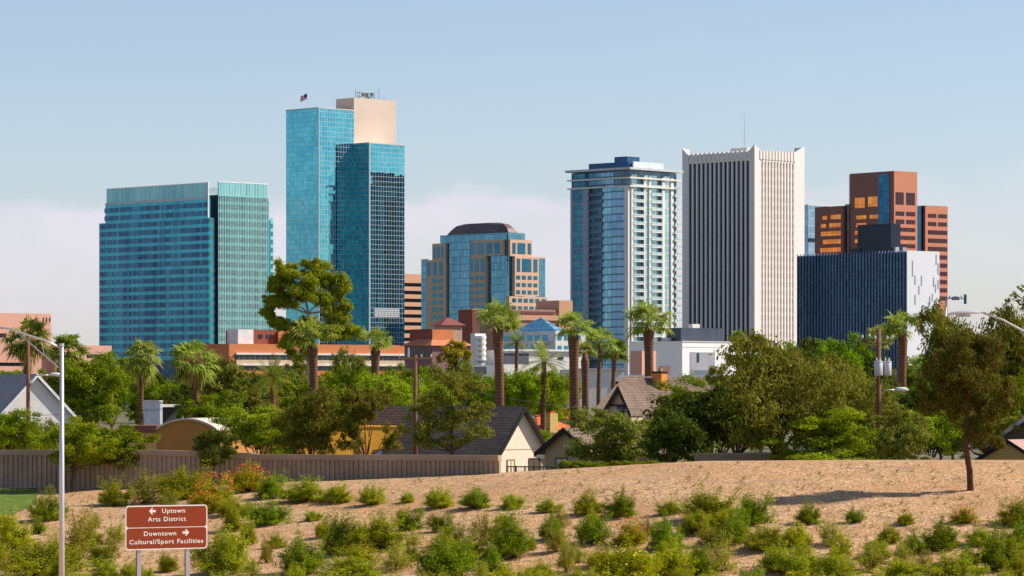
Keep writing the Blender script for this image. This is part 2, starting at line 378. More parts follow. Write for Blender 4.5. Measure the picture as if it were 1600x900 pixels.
# left-hand face masonry
def mason(f,p0,p1,y0,y1,wins,**k):
    s=(B.L_ if f=='L' else B.R_)('masonry_bay',pk,p0,p1,y0,y1,k.get('d',1.5),**({'u':2.} if f=='L' else {'v':2.}))
    off=k.get('d',1.5)
    for (a,b,c,d) in wins:
        if f=='L': B.L_('window',wg,a,b,c,d,off+.12,u=2.,back=-off+.05)
        else: B.R_('window',wg,a,b,c,d,off+.12,v=2.,back=-off+.05)
mason('L',679,700,376,402,[(681,684,381,399),(686.5,690,381,399),(693,696,381,399)])
B.L_('masonry_bay',bg,661,669,400,600,1.2,u=2.); 
mason('L',669,701,402,600,[(671+i*9.7,676+i*9.7,406,427) for i in range(3)]+[(a,a+6.5,y,y+6.5) for y in (432,443.5,455,466.5,478,489.5) for a in (679,689)],d=1.6)
mason('L',734,763,399,600,[(737+i*9.3,742.5+i*9.3,403,424) for i in range(3)]+[(a,a+6,y,y+6) for y in (430,441.5,453,464.5,476,487.5) for a in (737,746,755)],d=1.8)
mason('L',733,789,374,399,[(737,745,378.5,396),(750,759,378.5,396),(764,773,378.5,396),(777,785,378.5,396)],d=1.7)
B.box('glass_bay',bg,0,8,B.v(734,0),B.v(702,0),0,B.z(373))
# right-hand face
mason('R',793.5,828,374,400,[(797,802,379,396),(805,817,379,396),(821,826,379,396)])
mason('R',800,847,400,462,[(803,808,403.5,424),(811,825.5,403.5,424),(829,835,403.5,424)]+[(a,a+6,y,y+6) for y in (430,441.5,453) for a in (802,811,820,829)],d=1.9)
B.R_('glass_end',bg,838,847,402,465,2.0,v=2.)
mason('R',790,850,463,600,[(a,a+6,y,y+6) for y in (466,478,490) for a in (795,804,813,822,831,841)],d=2.3)

# --- 4 condominium tower -------------------------------------------------------
cg=glass('condo_glass',(.08,.24,.36),(.20,.46,.54),1.7,3.0,(.13,.2,.28),.2,.45,.05,.8,wob=.01)
cgl=glass('condo_spandrel_glass',(.10,.22,.36),(.18,.33,.46),2.6,3.0,(.15,.22,.32),.12,.6,.1,.7)
cgr=glass('condo_sunlit_glass',(.10,.32,.38),(.40,.62,.66),1.7,3.0,(.55,.52,.46),.18,.5,.08,.6,wob=.01)  # paler copy of the condo glass, tinted for the sunlit face
greyb=mat('blue_grey_wall',(.34,.37,.44),.8,var=.06); shade=glass('loggia_dark',(.02,.05,.09),(.09,.19,.27),1.7,3,(.15,.17,.2),.15,.3,.1,.5,skew=2)
pier=mat('cream_pier',(.80,.74,.66),.8,var=.05)
B=Bld('condominium_tower',984,1400,47,'blue glass condominium tower with stacked balconies and flat overhanging roof')
vl=B.v(893); ur=B.u(1057); zt=B.z(265)
B.box('body',shade,0,ur,0,vl,0,zt-.3)
B.box('roof_slab',mat('roof_slab_grey',(.55,.56,.56)),-2.2,ur+1.8,-2.2,vl+1.6,zt,zt+.9)
B.box('penthouse',glass('navy_panel',(.01,.07,.18),(.02,.11,.25),2,40,(.02,.08,.2),.2,.05,.4,.3),1.5,14,2,B.v(920,1.5),zt+.9,B.z(252))
B.box('lift_overrun',_mc['navy_panel'],1.5,9,B.v(980,1.5),B.v(960,1.5),B.z(252),B.z(243.5))
B.box('plant_screen',mat('pale_panel',(.60,.66,.70)),3,B.u(1034,1.5),.6,1.2,zt+.9,B.z(251.5))
yb=600
def colL(p0,p1,y0,y1,m,d,n='glazing'): return B.L_(n,m,p0,p1,y0,y1,d)
def colR(p0,p1,y0,y1,m,d,n='glazing'): return B.R_(n,m,p0,p1,y0,y1,d)
colL(897,913,292,yb,cg,.5); colL(893,897,292,yb,greyb,.7,'side_wall'); colL(913,921.5,292,yb,greyb,.9,'side_wall')
colL(944,959,292,yb,cg,.8); colL(959,979,291,yb,cgl,1.3,'projecting_bay'); colL(979,985,291,yb,pier,1.35,'corner_pier')
colL(896,914,268,291,cg,.1); colL(921,960,268,291,cgl,.3)
colR(984.2,986.5,291,yb,pier,.9,'corner_pier')
for a,b in ((1004,1006),(1012,1014.5),(1032.5,1036),(1046,1050)): colR(a,b,275,yb,pier,.9,'pier')
for a,b in ((1006,1012),(1036,1046)): colR(a,b,272,yb,cgr,.35)
colR(1014.5,1026,272,yb,cgr,.1); colR(986.5,995,272,yb,cgr,.1)
rail=glass('balcony_glass',(.25,.42,.46),(.5,.62,.62),1.5,30,(.7,.68,.62),.1,.01,.2,.3)
raild=glass('balcony_shaded_glass',(.03,.07,.12),(.07,.15,.22),1.5,30,(.2,.22,.26),.08,.01,.1,.5)
def balcony(f,p0,p1,z,d):
    mb=MB()
    if f=='L':
        a,b=B.v(p1),B.v(p0); mb.box((-d,a,z),(0,b,z+.2),0); mb.box((-d,a,z+.28),(-d+.08,b,z+1.25),1)
    else:
        a,b=B.u(p0),B.u(p1); mb.box((a,-d,z),(b,0,z+.28),0); mb.box((a,-d,z+.28),(b,-d+.08,z+1.25),1)
    return mb.build('balcony',[pier,rail] if f=='R' else [greyb,raild],B.root)  # left-hand balconies get darker copies, shade of that face put into the colour
nf=24
for k in range(nf):
    z=B.z(292+k*11.7)
    if k in (0,): pass
    balcony('R',986.5,1004,z,1.1)
    balcony('R',1014.5,1032.5,z,1.2); balcony('R',1050,1060.5,z,1.6)
    balcony('L',921.5,944,z,1.3)
    if k%2==0: B.L_('floor_slab',greyb,897,913,292+k*11.7-.8,292+k*11.7+.8,.65)
for zz_ in (278,291): 
    B.box('terrace_slab',pier,-1.6,ur+1.0,-1.6,vl+1.,B.z(zz_)-.2,B.z(zz_)+.35)
MB().tube([(ur*.35,1,zt+.9),(ur*.35,1,zt+4.2)],.1,5).build('antenna',whitemetal,B.root)

# --- 5 white ribbed tower ------------------------------------------------------
wl=mat('white_precast',(.80,.725,.665),.8,scale=.05,var=.05); ng=glass('navy_window_glass',(.004,.010,.035),(.012,.03,.08),1.2,3.75,(.012,.02,.045),.05,.5,.12,.2)
B=Bld('ribbed_tower',1179,1550,46,'white concrete tower with tall vertical ribs and flared corners')
vl=B.v(1066); ur=B.u(1257); ztop=B.z(250)
B.box('body',ng,1.0,ur-1,1.0,vl-1,0,ztop)
B.L_('parapet',wl,1074,1171,236,250,.9,u=1.); B.R_('parapet',wl,1188,1242,235.5,251,.9,v=1.)
def corner(u0,u1,v0,v1,z1,lean_u,lean_v):
    mb=MB(); z0=B.z(247); a=.0
    mb.box((u0,v0,0),(u1,v1,z0))
    # the corner sweeps up to a point on the outside
    zi=B.z(237)
    top=[(u0,v0),(u1,v0),(u1,v1),(u0,v1)]
    zs=[z1 if (lean_u*(p[0]-(u0+u1)/2)+lean_v*(p[1]-(v0+v1)/2))>0.2*0 and True else zi for p in top]
    vs=[(p[0],p[1],z0) for p in top]+[(p[0],p[1],q) for p,q in zip(top,zs)]
    mb.add(vs,[(0,1,5,4),(1,2,6,5),(2,3,7,6),(3,0,4,7),(4,5,6),(4,6,7)]); return mb.build('corner_pier',wl,B.root)
wu=B.u(1188)
vp=B.v(1171)
# near corner: L-shaped pier, highest at the outer edge
mb=MB(); z0=0; zi=B.z(233.5); zc_=B.z(225.5)
mb.add([(0,0,0),(wu,0,0),(wu,.9,0),(.9,.9,0),(.9,vp,0),(0,vp,0),(0,0,zc_),(wu,0,zi),(wu,.9,zi),(.9,.9,zc_),(.9,vp,zi),(0,vp,zi)],
  [(0,1,7,6),(1,2,8,7),(2,3,9,8),(3,4,10,9),(4,5,11,10),(5,0,6,11),(6,7,8,9),(6,9,10,11)]); mb.build('corner_pier',wl,B.root)
v1=B.v(1074.5)
zL=B.z(231.5,0,vl); zLi=B.z(235.5)
mb=MB().add([(0,v1,0),(.9,v1,0),(.9,vl,0),(0,vl,0),(0,v1,zLi),(.9,v1,zLi),(.9,vl,zL),(0,vl,zL)],[(0,1,5,4),(1,2,6,5),(2,3,7,6),(3,0,4,7),(4,5,6,7)]); mb.build('corner_pier',wl,B.root)
B.box('corner_return',wl,.9,4,vl-.9,vl,0,zL-.5)
u1=B.u(1242); zR=B.z(229,ur,0); zRi=B.z(234)
mb=MB().add([(u1,0,0),(ur,0,0),(ur,.9,0),(u1,.9,0),(u1,0,zRi),(ur,0,zR),(ur,.9,zR),(u1,.9,zRi)],[(0,1,5,4),(1,2,6,5),(2,3,7,6),(3,0,4,7),(4,5,6,7)]); mb.build('corner_pier',wl,B.root)
B.box('corner_return',wl,ur-.9,ur,.9,vl*.12,0,zR-.5); 
rib=mat('shade_rib',(.62,.60,.60),.8,var=.05)
for k in range(15):
    p=lerp(1075.5,1171,(k+.0)/14.); v_=lerp(v1,vp,k/14.); B.box('rib',wl,.2,1.0,v_-.42,v_+.42,0,B.z(249.5))
    B.box('merlon',wl,-.3,.9,v_-.62,v_+.62,B.z(247),B.z(234.5))
for k in range(12):
    u_=lerp(wu+.3,u1-.3,k/11.); B.box('rib',wl,u_-.5,u_+.5,0,1.0,0,B.z(250.5))
    B.box('merlon',wl,u_-.66,u_+.66,-.3,.9,B.z(248),B.z(234))
for k in range(11):
    a=lerp(wu+.3,u1-.3,k/11.)+.5; b=lerp(wu+.3,u1-.3,(k+1)/11.)-.5
    B.box('window_strip',glass('slit_windows',(.03,.025,.03),(.07,.055,.055),50,3.75,(.74,.66,.60),.01,1.5,.4,.1),a,b,.75,1.05,0,B.z(251))
B.box('plant_room',wl,4,10,B.v(1172,6),B.v(1146,6),ztop,B.z(228.5))
MB().tube([(6,B.v(1163,6),ztop),(6,B.v(1163,6),B.z(200)),(6,B.v(1163,6),B.z(172))],[.2,.1,.05],6).build('mast',steel,B.root)

# --- pale glass tower behind ---------------------------------------------------
B=Bld('pale_glass_tower',1262,1900,40,'pale blue glass tower mostly hidden between the ribbed and brown towers')
B.box('body',glass('pale_blue_glass',(.12,.26,.40),(.30,.45,.58),2,4.2,(.45,.52,.6),.2,.4,.1,.6),0,B.u(1300),-.5,16,0,B.z(321)); B.box('parapet',whitemetal,-.2,B.u(1300),-.7,16,B.z(321),B.z(319.5))
B.R_('window_band',drk,1262,1285,372,378,.7,v=0.); 

# --- 6 brown and copper stepped tower ------------------------------------------
br=mat('shaded_granite',(.30,.125,.09),.7,scale=.1,var=.1); brl=mat('sunlit_granite',(.58,.22,.13),.8,scale=.1,var=.07)  # one granite coloured twice: brown for shaded faces, salmon for sunlit ones
cop=glass('copper_window_glass',(.55,.15,.03),(.85,.31,.08),3.4,3.4,(.25,.1,.05),.15,.12,.05,1.,wob=.01)
dg=glass('dusky_glass',(.05,.045,.045),(.10,.085,.08),3,3.6,(.12,.08,.07),.15,.2,.08,.7); dgb=glass('deep_blue_glass',(.01,.06,.14),(.02,.12,.22),2.4,3.6,(.02,.05,.1),.15,.15,.06,.8)
wd=glass('wine_dark_glass',(.03,.01,.015),(.06,.02,.03),1.8,60,(.12,.04,.04),.2,.01,.08,.5)
B=Bld('stepped_brown_tower',1396,1700,40,'stepped granite tower with copper coloured windows, brown on shaded and salmon on sunlit faces')
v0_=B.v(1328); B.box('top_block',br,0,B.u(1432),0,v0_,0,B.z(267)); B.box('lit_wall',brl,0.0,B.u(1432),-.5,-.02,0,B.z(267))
B.L_('stair_glass',dgb,1373,1390,271,600,.3); 
B.L_('upper_window',cop,1336,1351.5,306,322,.15); B.L_('upper_window',cop,1356.5,1371.5,305,321,.15)
B.L_('copper_window',cop,1338,1354,334,340,.15);B.L_('copper_window',cop,1338,1354,346,352,.15); B.L_('copper_window',cop,1359,1373,334,340,.15); B.L_('copper_window',cop,1336,1341,358,364,.15); B.L_('copper_window',cop,1336,1341,371,377,.15)
B.box('side_glass',whitemetal,1,8,v0_,v0_+1.6,0,B.z(272,0,v0_))
for a,b in ((1399.5,1412),(1416,1429.5)): B.R_('upper_window',wd,a,b,300,319,.12,v=-.5)
for y in (330,342.5):
    for a,b in ((1399.5,1413),(1416,1430)): B.R_('window_band',wd,a,b,y,y+6.5,.12,v=-.5)
for k in range(7): B.R_('window_band',wd,1399.5,1430,355+k*12.8,361+k*12.8,.12,v=-.5)
# left wing
vv=B.v(1317,-2); B.box('left_wing',br,-2,10,vv,B.v(1273,-2),0,B.z(321.5,-2,vv))
B.box('link_glass',dg,-.5,10,v0_,vv,0,B.z(319,0,v0_))
for k in range(8): 
    a=(1285,1283,1283,1286,1282,1285,1284,1285)[k]
    B.L_('copper_window',cop,a+13*(k<2),1314,331+k*13,338+k*13,.12,u=-2.)
    if k<2: B.L_('copper_window',cop,a,a+8,332+k*13,338+k*13,.12,u=-2.)
# right wing
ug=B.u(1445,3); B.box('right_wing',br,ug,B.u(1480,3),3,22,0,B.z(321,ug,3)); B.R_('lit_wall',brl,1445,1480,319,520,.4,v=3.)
B.box('link_glass',dgb,B.u(1432,3),ug,4,20,0,B.z(322,ug,3))
for y in (331,344):
    for a,b in ((1449,1462),(1465,1478.5)): B.R_('window_band',wd,a,b,y,y+6,.52,v=3.)
for k in range(9): B.R_('window_band',wd,1449,1478.8,357+k*13,363.5+k*13,.52,v=3.)

# --- 7 navy glass block with white slit wall -----------------------------------
nv=glass('navy_curtain_glass',(.018,.05,.10),(.06,.13,.21),2.1,3.4,(.02,.06,.12),.1,.25,.06,.7,skew=1.4)
B=Bld('navy_glass_block',1417,1350,40,'long navy glass block with pale vertical fins and white right-hand end')
vl=B.v(1246); ur=B.u(1467); zt=B.z(393)
B.box('body',nv,0,ur-.2,0.3,vl,0,zt); ew=mat('white_end_wall',(.70,.70,.72),.75,scale=.1,var=.04)
B.R_('end_wall',ew,1416.5,1467,391.5,600,.3)
fin=mat('pale_blue_fin',(.17,.23,.33),.5,.3)
nfin=36
for k in range(nfin): 
    v_=lerp(1.2,vl-.3,k/(nfin-1.)); B.box('facade_fin',fin,-.5,0,v_-.11,v_+.11,B.z(600),zt+.6)
slits=[(1424,407,432),(1428,430,445),(1438,430,446),(1434,446,460),(1428,460,476),(1451,462,476),(1455,458,470),(1461,396,412),(1464,410,428),(1457,432,447),(1460,443,456),(1448,480,492),(1439,478,490),(1464,436,450),(1430,490,500)]
for x,a,b in slits: B.R_('slit_window',mat('slit_grey',(.22,.24,.29)),x,x+1.6,a,b,.36)
B.box('penthouse',glass('black_panel',(.006,.012,.03),(.012,.02,.045),3,3,(.01,.015,.03),.1,.1,.3,.3),4,B.u(1398+22,6)+2,B.v(1367+25,4),B.v(1340,4),zt,B.z(349,4,B.v(1392,4)))
B.box('plant_box',_mc['black_panel'],3.6,10,B.v(1345,4),B.v(1330,4),zt,B.z(384))
for q in (5,9): MB().box((q,B.v(1385,4)-4,zt),(q+2,B.v(1385,4)-2,zt+2.2)).build('air_handler',steel,B.root)

# ------------------------------------------------------------------ middle distance
pinkw=mat('salmon_stucco',(.70,.36,.26),.85,scale=.1,var=.06); orw=mat('orange_brick',(.60,.20,.075),.85,var=.1); redw=mat('dark_red_and_shaded_brick',(.26,.075,.05),.85)  # redw is dark red brick and also the shaded copy of orw
bandg=glass('strip_window',(.01,.015,.02),(.03,.05,.07),1.5,30,(.2,.2,.2),.1,.01,.1,.4)
B=Bld('salmon_building',-60,900,40,'salmon pink flat building at the left edge behind the palms')
B.box('wall',pinkw,0,B.u(80),0,20,0,B.z(488)); B.box('low_wing',pinkw,B.u(80),B.u(168),-2,16,0,B.z(538))
for x in (67,72,77): B.R_('slot_window',drk,x,x+1.5,494,501,.08)
B.R_('window_band',drk,136,157,552,557.5,.1,v=-2.); B.R_('window_band',drk,-10,40,566,571,.1)
for x in (-20,0,20,50): B.R_('window',drk,x,x+10,520,526,.1)

B=Bld('orange_shopping_building',358,850,36,'long low orange building with white bands, below the teal towers')
B.box('wall',orw,0,B.u(632),0,25,0,B.z(537)); 
vv=B.v(328); B.box('side_wall',redw,.3,20,25,max(26,vv),0,B.z(538))  # dark red stands in for shade on this end wall
lw=mat('white_band',(.75,.68,.60))
B.R_('sill_band',lw,368,632,551,554,.5); B.R_('window_band',bandg,368,632,554,562,.2); B.R_('tan_band',mat('tan_band',(.62,.45,.30)),368,632,562,568,.45); B.R_('sill_band',lw,368,632,568,571,.6); B.R_('window_band',bandg,368,632,572,577,.2)
B.box('upper_storey',redw,B.u(396,5),B.u(438,5),5,18,B.z(538),B.z(514)); B.box('upper_wall',orw,B.u(438,4),B.u(470,4),4,18,B.z(538),B.z(514))
B.box('parapet_step',orw,B.u(434,4),B.u(444,4),3.7,4,B.z(538),B.z(511))
B.box('water_tank',mat('white_tank',(.72,.70,.69)),B.u(372,3),B.u(396,3),3,8,B.z(538),B.z(514))
B.R_('upper_window',bandg,402,410,522,528,.1,v=5.); B.R_('upper_window',bandg,416,424,522,528,.1,v=5.)

B=Bld('brick_arcade_building',675,800,35,'red brick building with arched windows and orange tiled skirt roof')
B.box('upper_block',redw,0,B.u(708),0,B.v(640),0,B.z(515)); B.box('lit_wall',orw,0.02,B.u(708),-.15,0,0,B.z(515)); B.box('parapet',redw,-.2,B.u(708),.05,B.v(640),B.z(515),B.z(514))  # shaded side coloured dark red, sunlit side an orange slab over it
vq=-1.5; B.box('arcade',mat('mauve_brick',(.24,.12,.12)),-1,B.u(735,vq),vq,B.v(632,-1),0,B.z(540))
zt=B.z(540); tile=shingle('orange_tile',(.50,.16,.07),(.72,.30,.15),.3)
uA,uB,vA,vB=-1.8,B.u(735,vq)+1,vq-.8,B.v(632,-1)+1
MB().add([(uA,vA,zt),(uB,vA,zt),(uB,vB,zt),(uA,vB,zt),(0,0,B.z(530)),(uB-4,0,B.z(530)),(uB-4,vB-4,B.z(530)),(0,vB-4,B.z(530))],[(0,1,5,4),(1,2,6,5),(2,3,7,6),(3,0,4,7),(4,5,6,7)]).build('skirt_roof',tile,B.root)
for k in range(9):
    v_=lerp(vq+.9,B.v(632,-1)-.9,k/8.); n=8; mb=MB()
    w=.38; z0=B.z(557); z1=B.z(548)
    pts=[(-1.02,v_-w,z0),(-1.02,v_+w,z0),(-1.02,v_+w,z1)]+[(-1.02,v_+w*math.cos(t*math.pi/n),z1+w*math.sin(t*math.pi/n)) for t in range(1,n)]+[(-1.02,v_-w,z1)]
    mb.poly_prism(pts,(-.08,0,0)); mb.build('arched_window',bandg,B.root)

B=Bld('red_roofed_pavilion',690,1150,40,'low pavilion with dark red hip roof below the stepped block')
B.box('wall',mat('tan_wall',(.45,.27,.2)),0,B.u(722),0,B.v(678),0,B.z(508))
zt=B.z(508); a,b=B.u(722)+1,B.v(678)+1
MB().add([(-1,-1,zt),(a,-1,zt),(a,b,zt),(-1,b,zt),(a*.4,b*.4,B.z(496)),(a*.6,b*.6,B.z(496))],[(0,1,5,4),(1,2,5),(2,3,4,5),(3,0,4)]).build('hip_roof',mat('dark_red_roof',(.22,.06,.05)),B.root)
B=Bld('maroon_block',738,1200,30,'plain dark maroon block below the stepped masonry tower')
B.box('wall',redw,0,B.u(745),0,B.v(716),0,B.z(484)); B.box('coping',salm,-.1,B.u(745),-.1,B.v(716),B.z(484),B.z(482.5))
B=Bld('long_brown_building',795,1100,35,'long low brown building left of the condominium, with raised end')
B.box('wall',mat('brown_stucco',(.42,.22,.15)),0,B.u(893),0,16,0,B.z(483)); B.box('roof_band',mat('dark_band',(.17,.06,.05)),0,B.u(866),-.3,0,B.z(490),B.z(486)); B.box('end_block',salm,B.u(872),B.u(893),-.6,12,0,B.z(468))
B.box('salmon_fascia',salm,0,B.u(872),-.5,-.02,B.z(500),B.z(492))  # salmon strip along the front of the brown wall

B=Bld('white_blue_building',868,700,35,'white building with blue windows and pale blue glass pyramid roof')
vl=B.v(785); ur=B.u(915); B.box('wall',white,0,ur,0,vl,0,B.z(517)); teal=glass('bright_teal_window',(.01,.20,.33),(.04,.34,.48),1.4,1.4,(.1,.3,.4),.08,.08,.05,.7)
zt=B.z(517); a,b=min(ur,B.u(885)),B.v(795); pyr=glass('pyramid_glass',(.10,.38,.50),(.20,.52,.62),1.8,1.2,(.45,.6,.66),.15,.12,.1,.5)
MB().add([(.6,.6,zt),(a,.6,zt),(a,b,zt),(.6,b,zt),(a*.5,b*.42,B.z(495))],[(0,1,4),(1,2,4),(2,3,4),(3,0,4)]).build('pyramid_roof',pyr,B.root)
for p in (788,800,812,824,836,848): B.L_('window',teal,p,p+7,523,531,.1)
for p in (788,802,816,830,844): B.L_('window',teal,p,p+8,537,545,.1)
for y in (523,540,551):
    for p in (872,882,892,902): B.R_('window',teal,p,p+5.5,y,y+(8 if y<530 else 5.5),.1)
B.box('entrance_canopy',white,-3,-.02,2,6,B.z(536),B.z(533))
B=Bld('white_stair_tower',742,620,40,'narrow white tower with curved outdoor balconies left of the tall palm')
B.box('wall',white,0,B.u(759),0,B.v(735),0,B.z(521))
for k in range(6):
    z=B.z(529+k*8.5); n=8; u_=B.u(750.); pts=[(u_+1.1*math.cos(math.pi+t*math.pi/n),-.02+1.1*math.sin(math.pi+t*math.pi/n),z) for t in range(n+1)]
    MB().poly_prism(pts,(0,0,.45)).build('stair_balcony',whitemetal,B.root)
    B.R_('doorway',mat('tan_door',(.4,.28,.2)),747.5,752,530.5+k*8.5,535+k*8.5,.06)
B=Bld('grey_shed_wall',700,560,10,'low pale wall with grey gate below the white stair tower')
B.box('wall',white,B.u(720),B.u(775),0,6,0,B.z(571)); B.R_('gate',mat('grey_gate',(.16,.16,.17)),741,760,573,584,.1)
B=Bld('dark_fronted_building',784,620,32,'white flat building with dark recessed front behind the tall palm')
B.box('wall',white,0,B.u(915),0,14,0,B.z(547)); B.R_('recess',mat('grey_recess',(.10,.11,.13)),787,826,552,568,.08); B.R_('roof_edge',whitemetal,782,916,545.5,548.5,.5)
for p in (872,892): B.R_('window',drk,p,p+8,557,561,.1)
B=Bld('white_warehouse',1066,650,45,'large flat white warehouse with navy upper storey below the ribbed tower')
vl=B.v(983); ur=B.u(1215); B.box('wall',mat('white_warehouse_wall',(.80,.77,.74),scale=.15,var=.05),0,ur,0,vl,0,B.z(534)); B.box('parapet',white,-.15,ur,-.15,vl,B.z(534),B.z(532.8))
B.box('upper_storey',glass('slate_panel',(.035,.045,.07),(.06,.075,.11),.7,60,(.03,.04,.06),.2,.01,.5,.2),B.u(1096)*.0+3.2,B.u(1150),3.2,B.v(1040,3),B.z(533),B.z(511.5))
B.box('roof_vent',mat('beige_vent',(.6,.52,.42)),2,3,B.v(1040,2)-.5,B.v(1034,2),B.z(534),B.z(527)); B.box('roof_vent',white,2.5,4.5,B.v(1085,3),B.v(1078,3),B.z(512),B.z(506))
B.R_('loading_bay',mat('bay_grey',(.33,.33,.36)),1078,1117,550,590,.08); B.R_('bay_door',mat('bay_door_navy',(.03,.035,.07)),1088,1092,551,566,.12)
B.R_('lower_fascia',whitemetal,1140,1215,551,556,.4); B.R_('joint',mat('joint_grey',(.5,.48,.48)),1066.5,1214,542,542.6,.05)
B=Bld('pink_box_building',1003,600,45,'small salmon block behind the palm in front of the white warehouse')
B.box('wall',pinkw,0,B.u(1025),0,B.v(985),0,B.z(548)); B.R_('window',drk,1008,1014,556,562,.06)
B=Bld('grey_flat_building',925,520,8,'long low grey building with a white roof edge behind the tudor house')
B.box('wall',mat('grey_stucco',(.33,.34,.35)),0,B.u(1175),0,14,0,B.z(592)); B.R_('roof_edge',whitemetal,922,1177,586,591,.6); B.R_('window_band',drk,930,975,600,606,.1)
B.box('roof_unit',steel,B.u(1085,4),B.u(1130,4),4,7,B.z(592),B.z(578)); B.box('pink_unit',pinkw,B.u(1035,4),B.u(1048,4),4,7,B.z(592),B.z(571))
B=Bld('white_yard_building',900,480,12,'plain white wall building behind the trio of slim palms')
B.box('wall',white,0,B.u(975),0,10,0,B.z(577)); B.R_('doorway',drk,955,972,596,612,.06); B.R_('roof_edge',steel,898,977,575.5,578,.3)
# ------------------------------------------------------------------ houses (near neighbourhood, ground 0)
def house_pts(name,pts_faces,m,parent): 
    v,f=pts_faces; return MB().add(v,f).build(name,m,parent)
shg=shingle('dark_shingle',(.17,.115,.075),(.34,.235,.16)); shb=shingle('brown_shingle',(.13,.085,.06),(.24,.165,.12)); blk=mat('black_trim',(.012,.012,.014),.7)
crm=mat('cream_render',(.92,.73,.55),.85,scale=.3,var=.04); tan=mat('tan_render',(.42,.31,.18),.85,var=.06)
def gable(B,w,L,he,hr,wallm,roofm,ov=.35,rake=.28,wname='wall'):
    """gabled box: gable end on the right-hand face (y=0), 0..w wide, ridge running back along +y for L"""
    mb=MB(); v=[(0,0,0),(w,0,0),(w,0,he),(w/2,0,hr-.15),(0,0,he)]
    mb.poly_prism(v,(0,L,0)); mb.build(wname,wallm,B.root)
    sl=(hr-he)/(w/2); e=ov
    for s in (0,1):
        x0=-e if s==0 else w+e; ze=he-sl*e
        p=[(x0,-e,ze),(w/2,-e,hr),(w/2,L+e,hr),(x0,L+e,ze)]
        MB().poly_prism([Vector(q)+Vector((0,0,.16)) for q in p],(0,0,-.16)).build('roof',roofm,B.root)
        MB().poly_prism([(x0,-e-.08,ze-rake),(w/2,-e-.08,hr-rake),(w/2,-e-.08,hr+.2),(x0,-e-.08,ze+.2)],(0,.1,0)).build('bargeboard',blk,B.root)
# cream house
B=Bld('gabled_house',775,318,45,'cream gabled house with steep dark shingle roof, right end of the wall','house')
w=B.u(853); zr=B.z(637,w/2,0); he=B.z(714,0,0)+.3
gable(B,w,19,he,zr,crm,shg,.55)
B.box('string_course',mat('course',(.5,.38,.28)),.02,w-.02,-.03,0,B.z(702.5,w/2),B.z(701.5,w/2))
def pane(B,f,a,b,y0,y1,fr,gm,d=.0,name='window',off=0.,zu=0.):
    if f=='R':
        u0,u1=B.u(a,off),B.u(b,off); z0,z1=B.z(y1,(u0+u1)/2,off),B.z(y0,(u0+u1)/2,off); o=B.box(name,gm,u0,u1,off-.04,off+.02,z0,z1)
        mb=MB(); t=.09; mb.box((u0-t,off-.08,z0-t),(u1+t,off-.02,z0)); mb.box((u0-t,off-.08,z1),(u1+t,off-.02,z1+t)); mb.box((u0-t,off-.08,z0),(u0,off-.02,z1)); mb.box((u1,off-.08,z0),(u1+t,off-.02,z1))
        mb.box(((u0+u1)/2-.03,off-.07,z0),((u0+u1)/2+.03,off-.045,z1))
    else:
        u0,u1=sorted((B.v(a,off),B.v(b,off))); z0,z1=B.z(y1,off,(u0+u1)/2),B.z(y0,off,(u0+u1)/2); o=B.box(name,gm,off-.04,off+.02,u0,u1,z0,z1)
        mb=MB(); t=.1; mb.box((off-.08,u0-t,z0-t),(off-.02,u1+t,z0)); mb.box((off-.08,u0-t,z1),(off-.02,u1+t,z1+t)); mb.box((off-.08,u0-t,z0),(off-.02,u0,z1)); mb.box((off-.08,u1,z0),(off-.02,u1+t,z1))
        mb.box((off-.07,(u0+u1)/2-.03,z0),(off-.045,(u0+u1)/2+.03,z1))
    mb.build('frame',fr,o); return o
hg=glass('house_window',(.02,.025,.03),(.06,.07,.08),.6,.6,(.5,.45,.4),.03,.03,.1,.4)
pane(B,'R',793,803,719,741,tan,crm,name='door'); pane(B,'R',827,842,717,742,mat('brown_door',(.12,.08,.05)),mat('garage_shade',(.10,.075,.055)),name='garage_door');  # garage door colour darkened to carry the shade on it
for x in (796,799.5): pass
B.box('pilaster',tan,B.u(843.5),B.u(851),-.12,0,0,B.z(717,w))
# tan shaded house
B=Bld('tan_gabled_house',922,300,45,'small tan house with a dark bargeboard gable, right of the cream house','house')
Lh=B.v(852); hr=B.z(671,0,Lh/2); he=B.z(700,0,Lh/2)-.1
mb=MB(); mb.poly_prism([(0,0,0),(0,Lh,0),(0,Lh,he),(0,Lh/2,hr-.12),(0,0,he)],(11,0,0)); mb.build('wall',tan,B.root)
sl=(hr-he)/(Lh/2)
for s in (-1,1):
    y0=Lh/2+s*(Lh/2+.8); ze=he-sl*.8
    p=[(-.5,y0,ze),(-.5,Lh/2,hr),(11.5,Lh/2,hr),(11.5,y0,ze)]; MB().poly_prism([Vector(q)+Vector((0,0,.15)) for q in p],(0,0,-.15)).build('roof',shg,B.root)
    MB().poly_prism([(-.6,y0,ze-.22),(-.6,Lh/2,hr-.22),(-.6,Lh/2,hr+.18),(-.6,y0,ze+.18)],(.1,0,0)).build('bargeboard',blk,B.root)
pane(B,'L',870,886,717,734,mat('brown_frame',(.10,.06,.04)),mat('white_blind',(.62,.60,.58)))
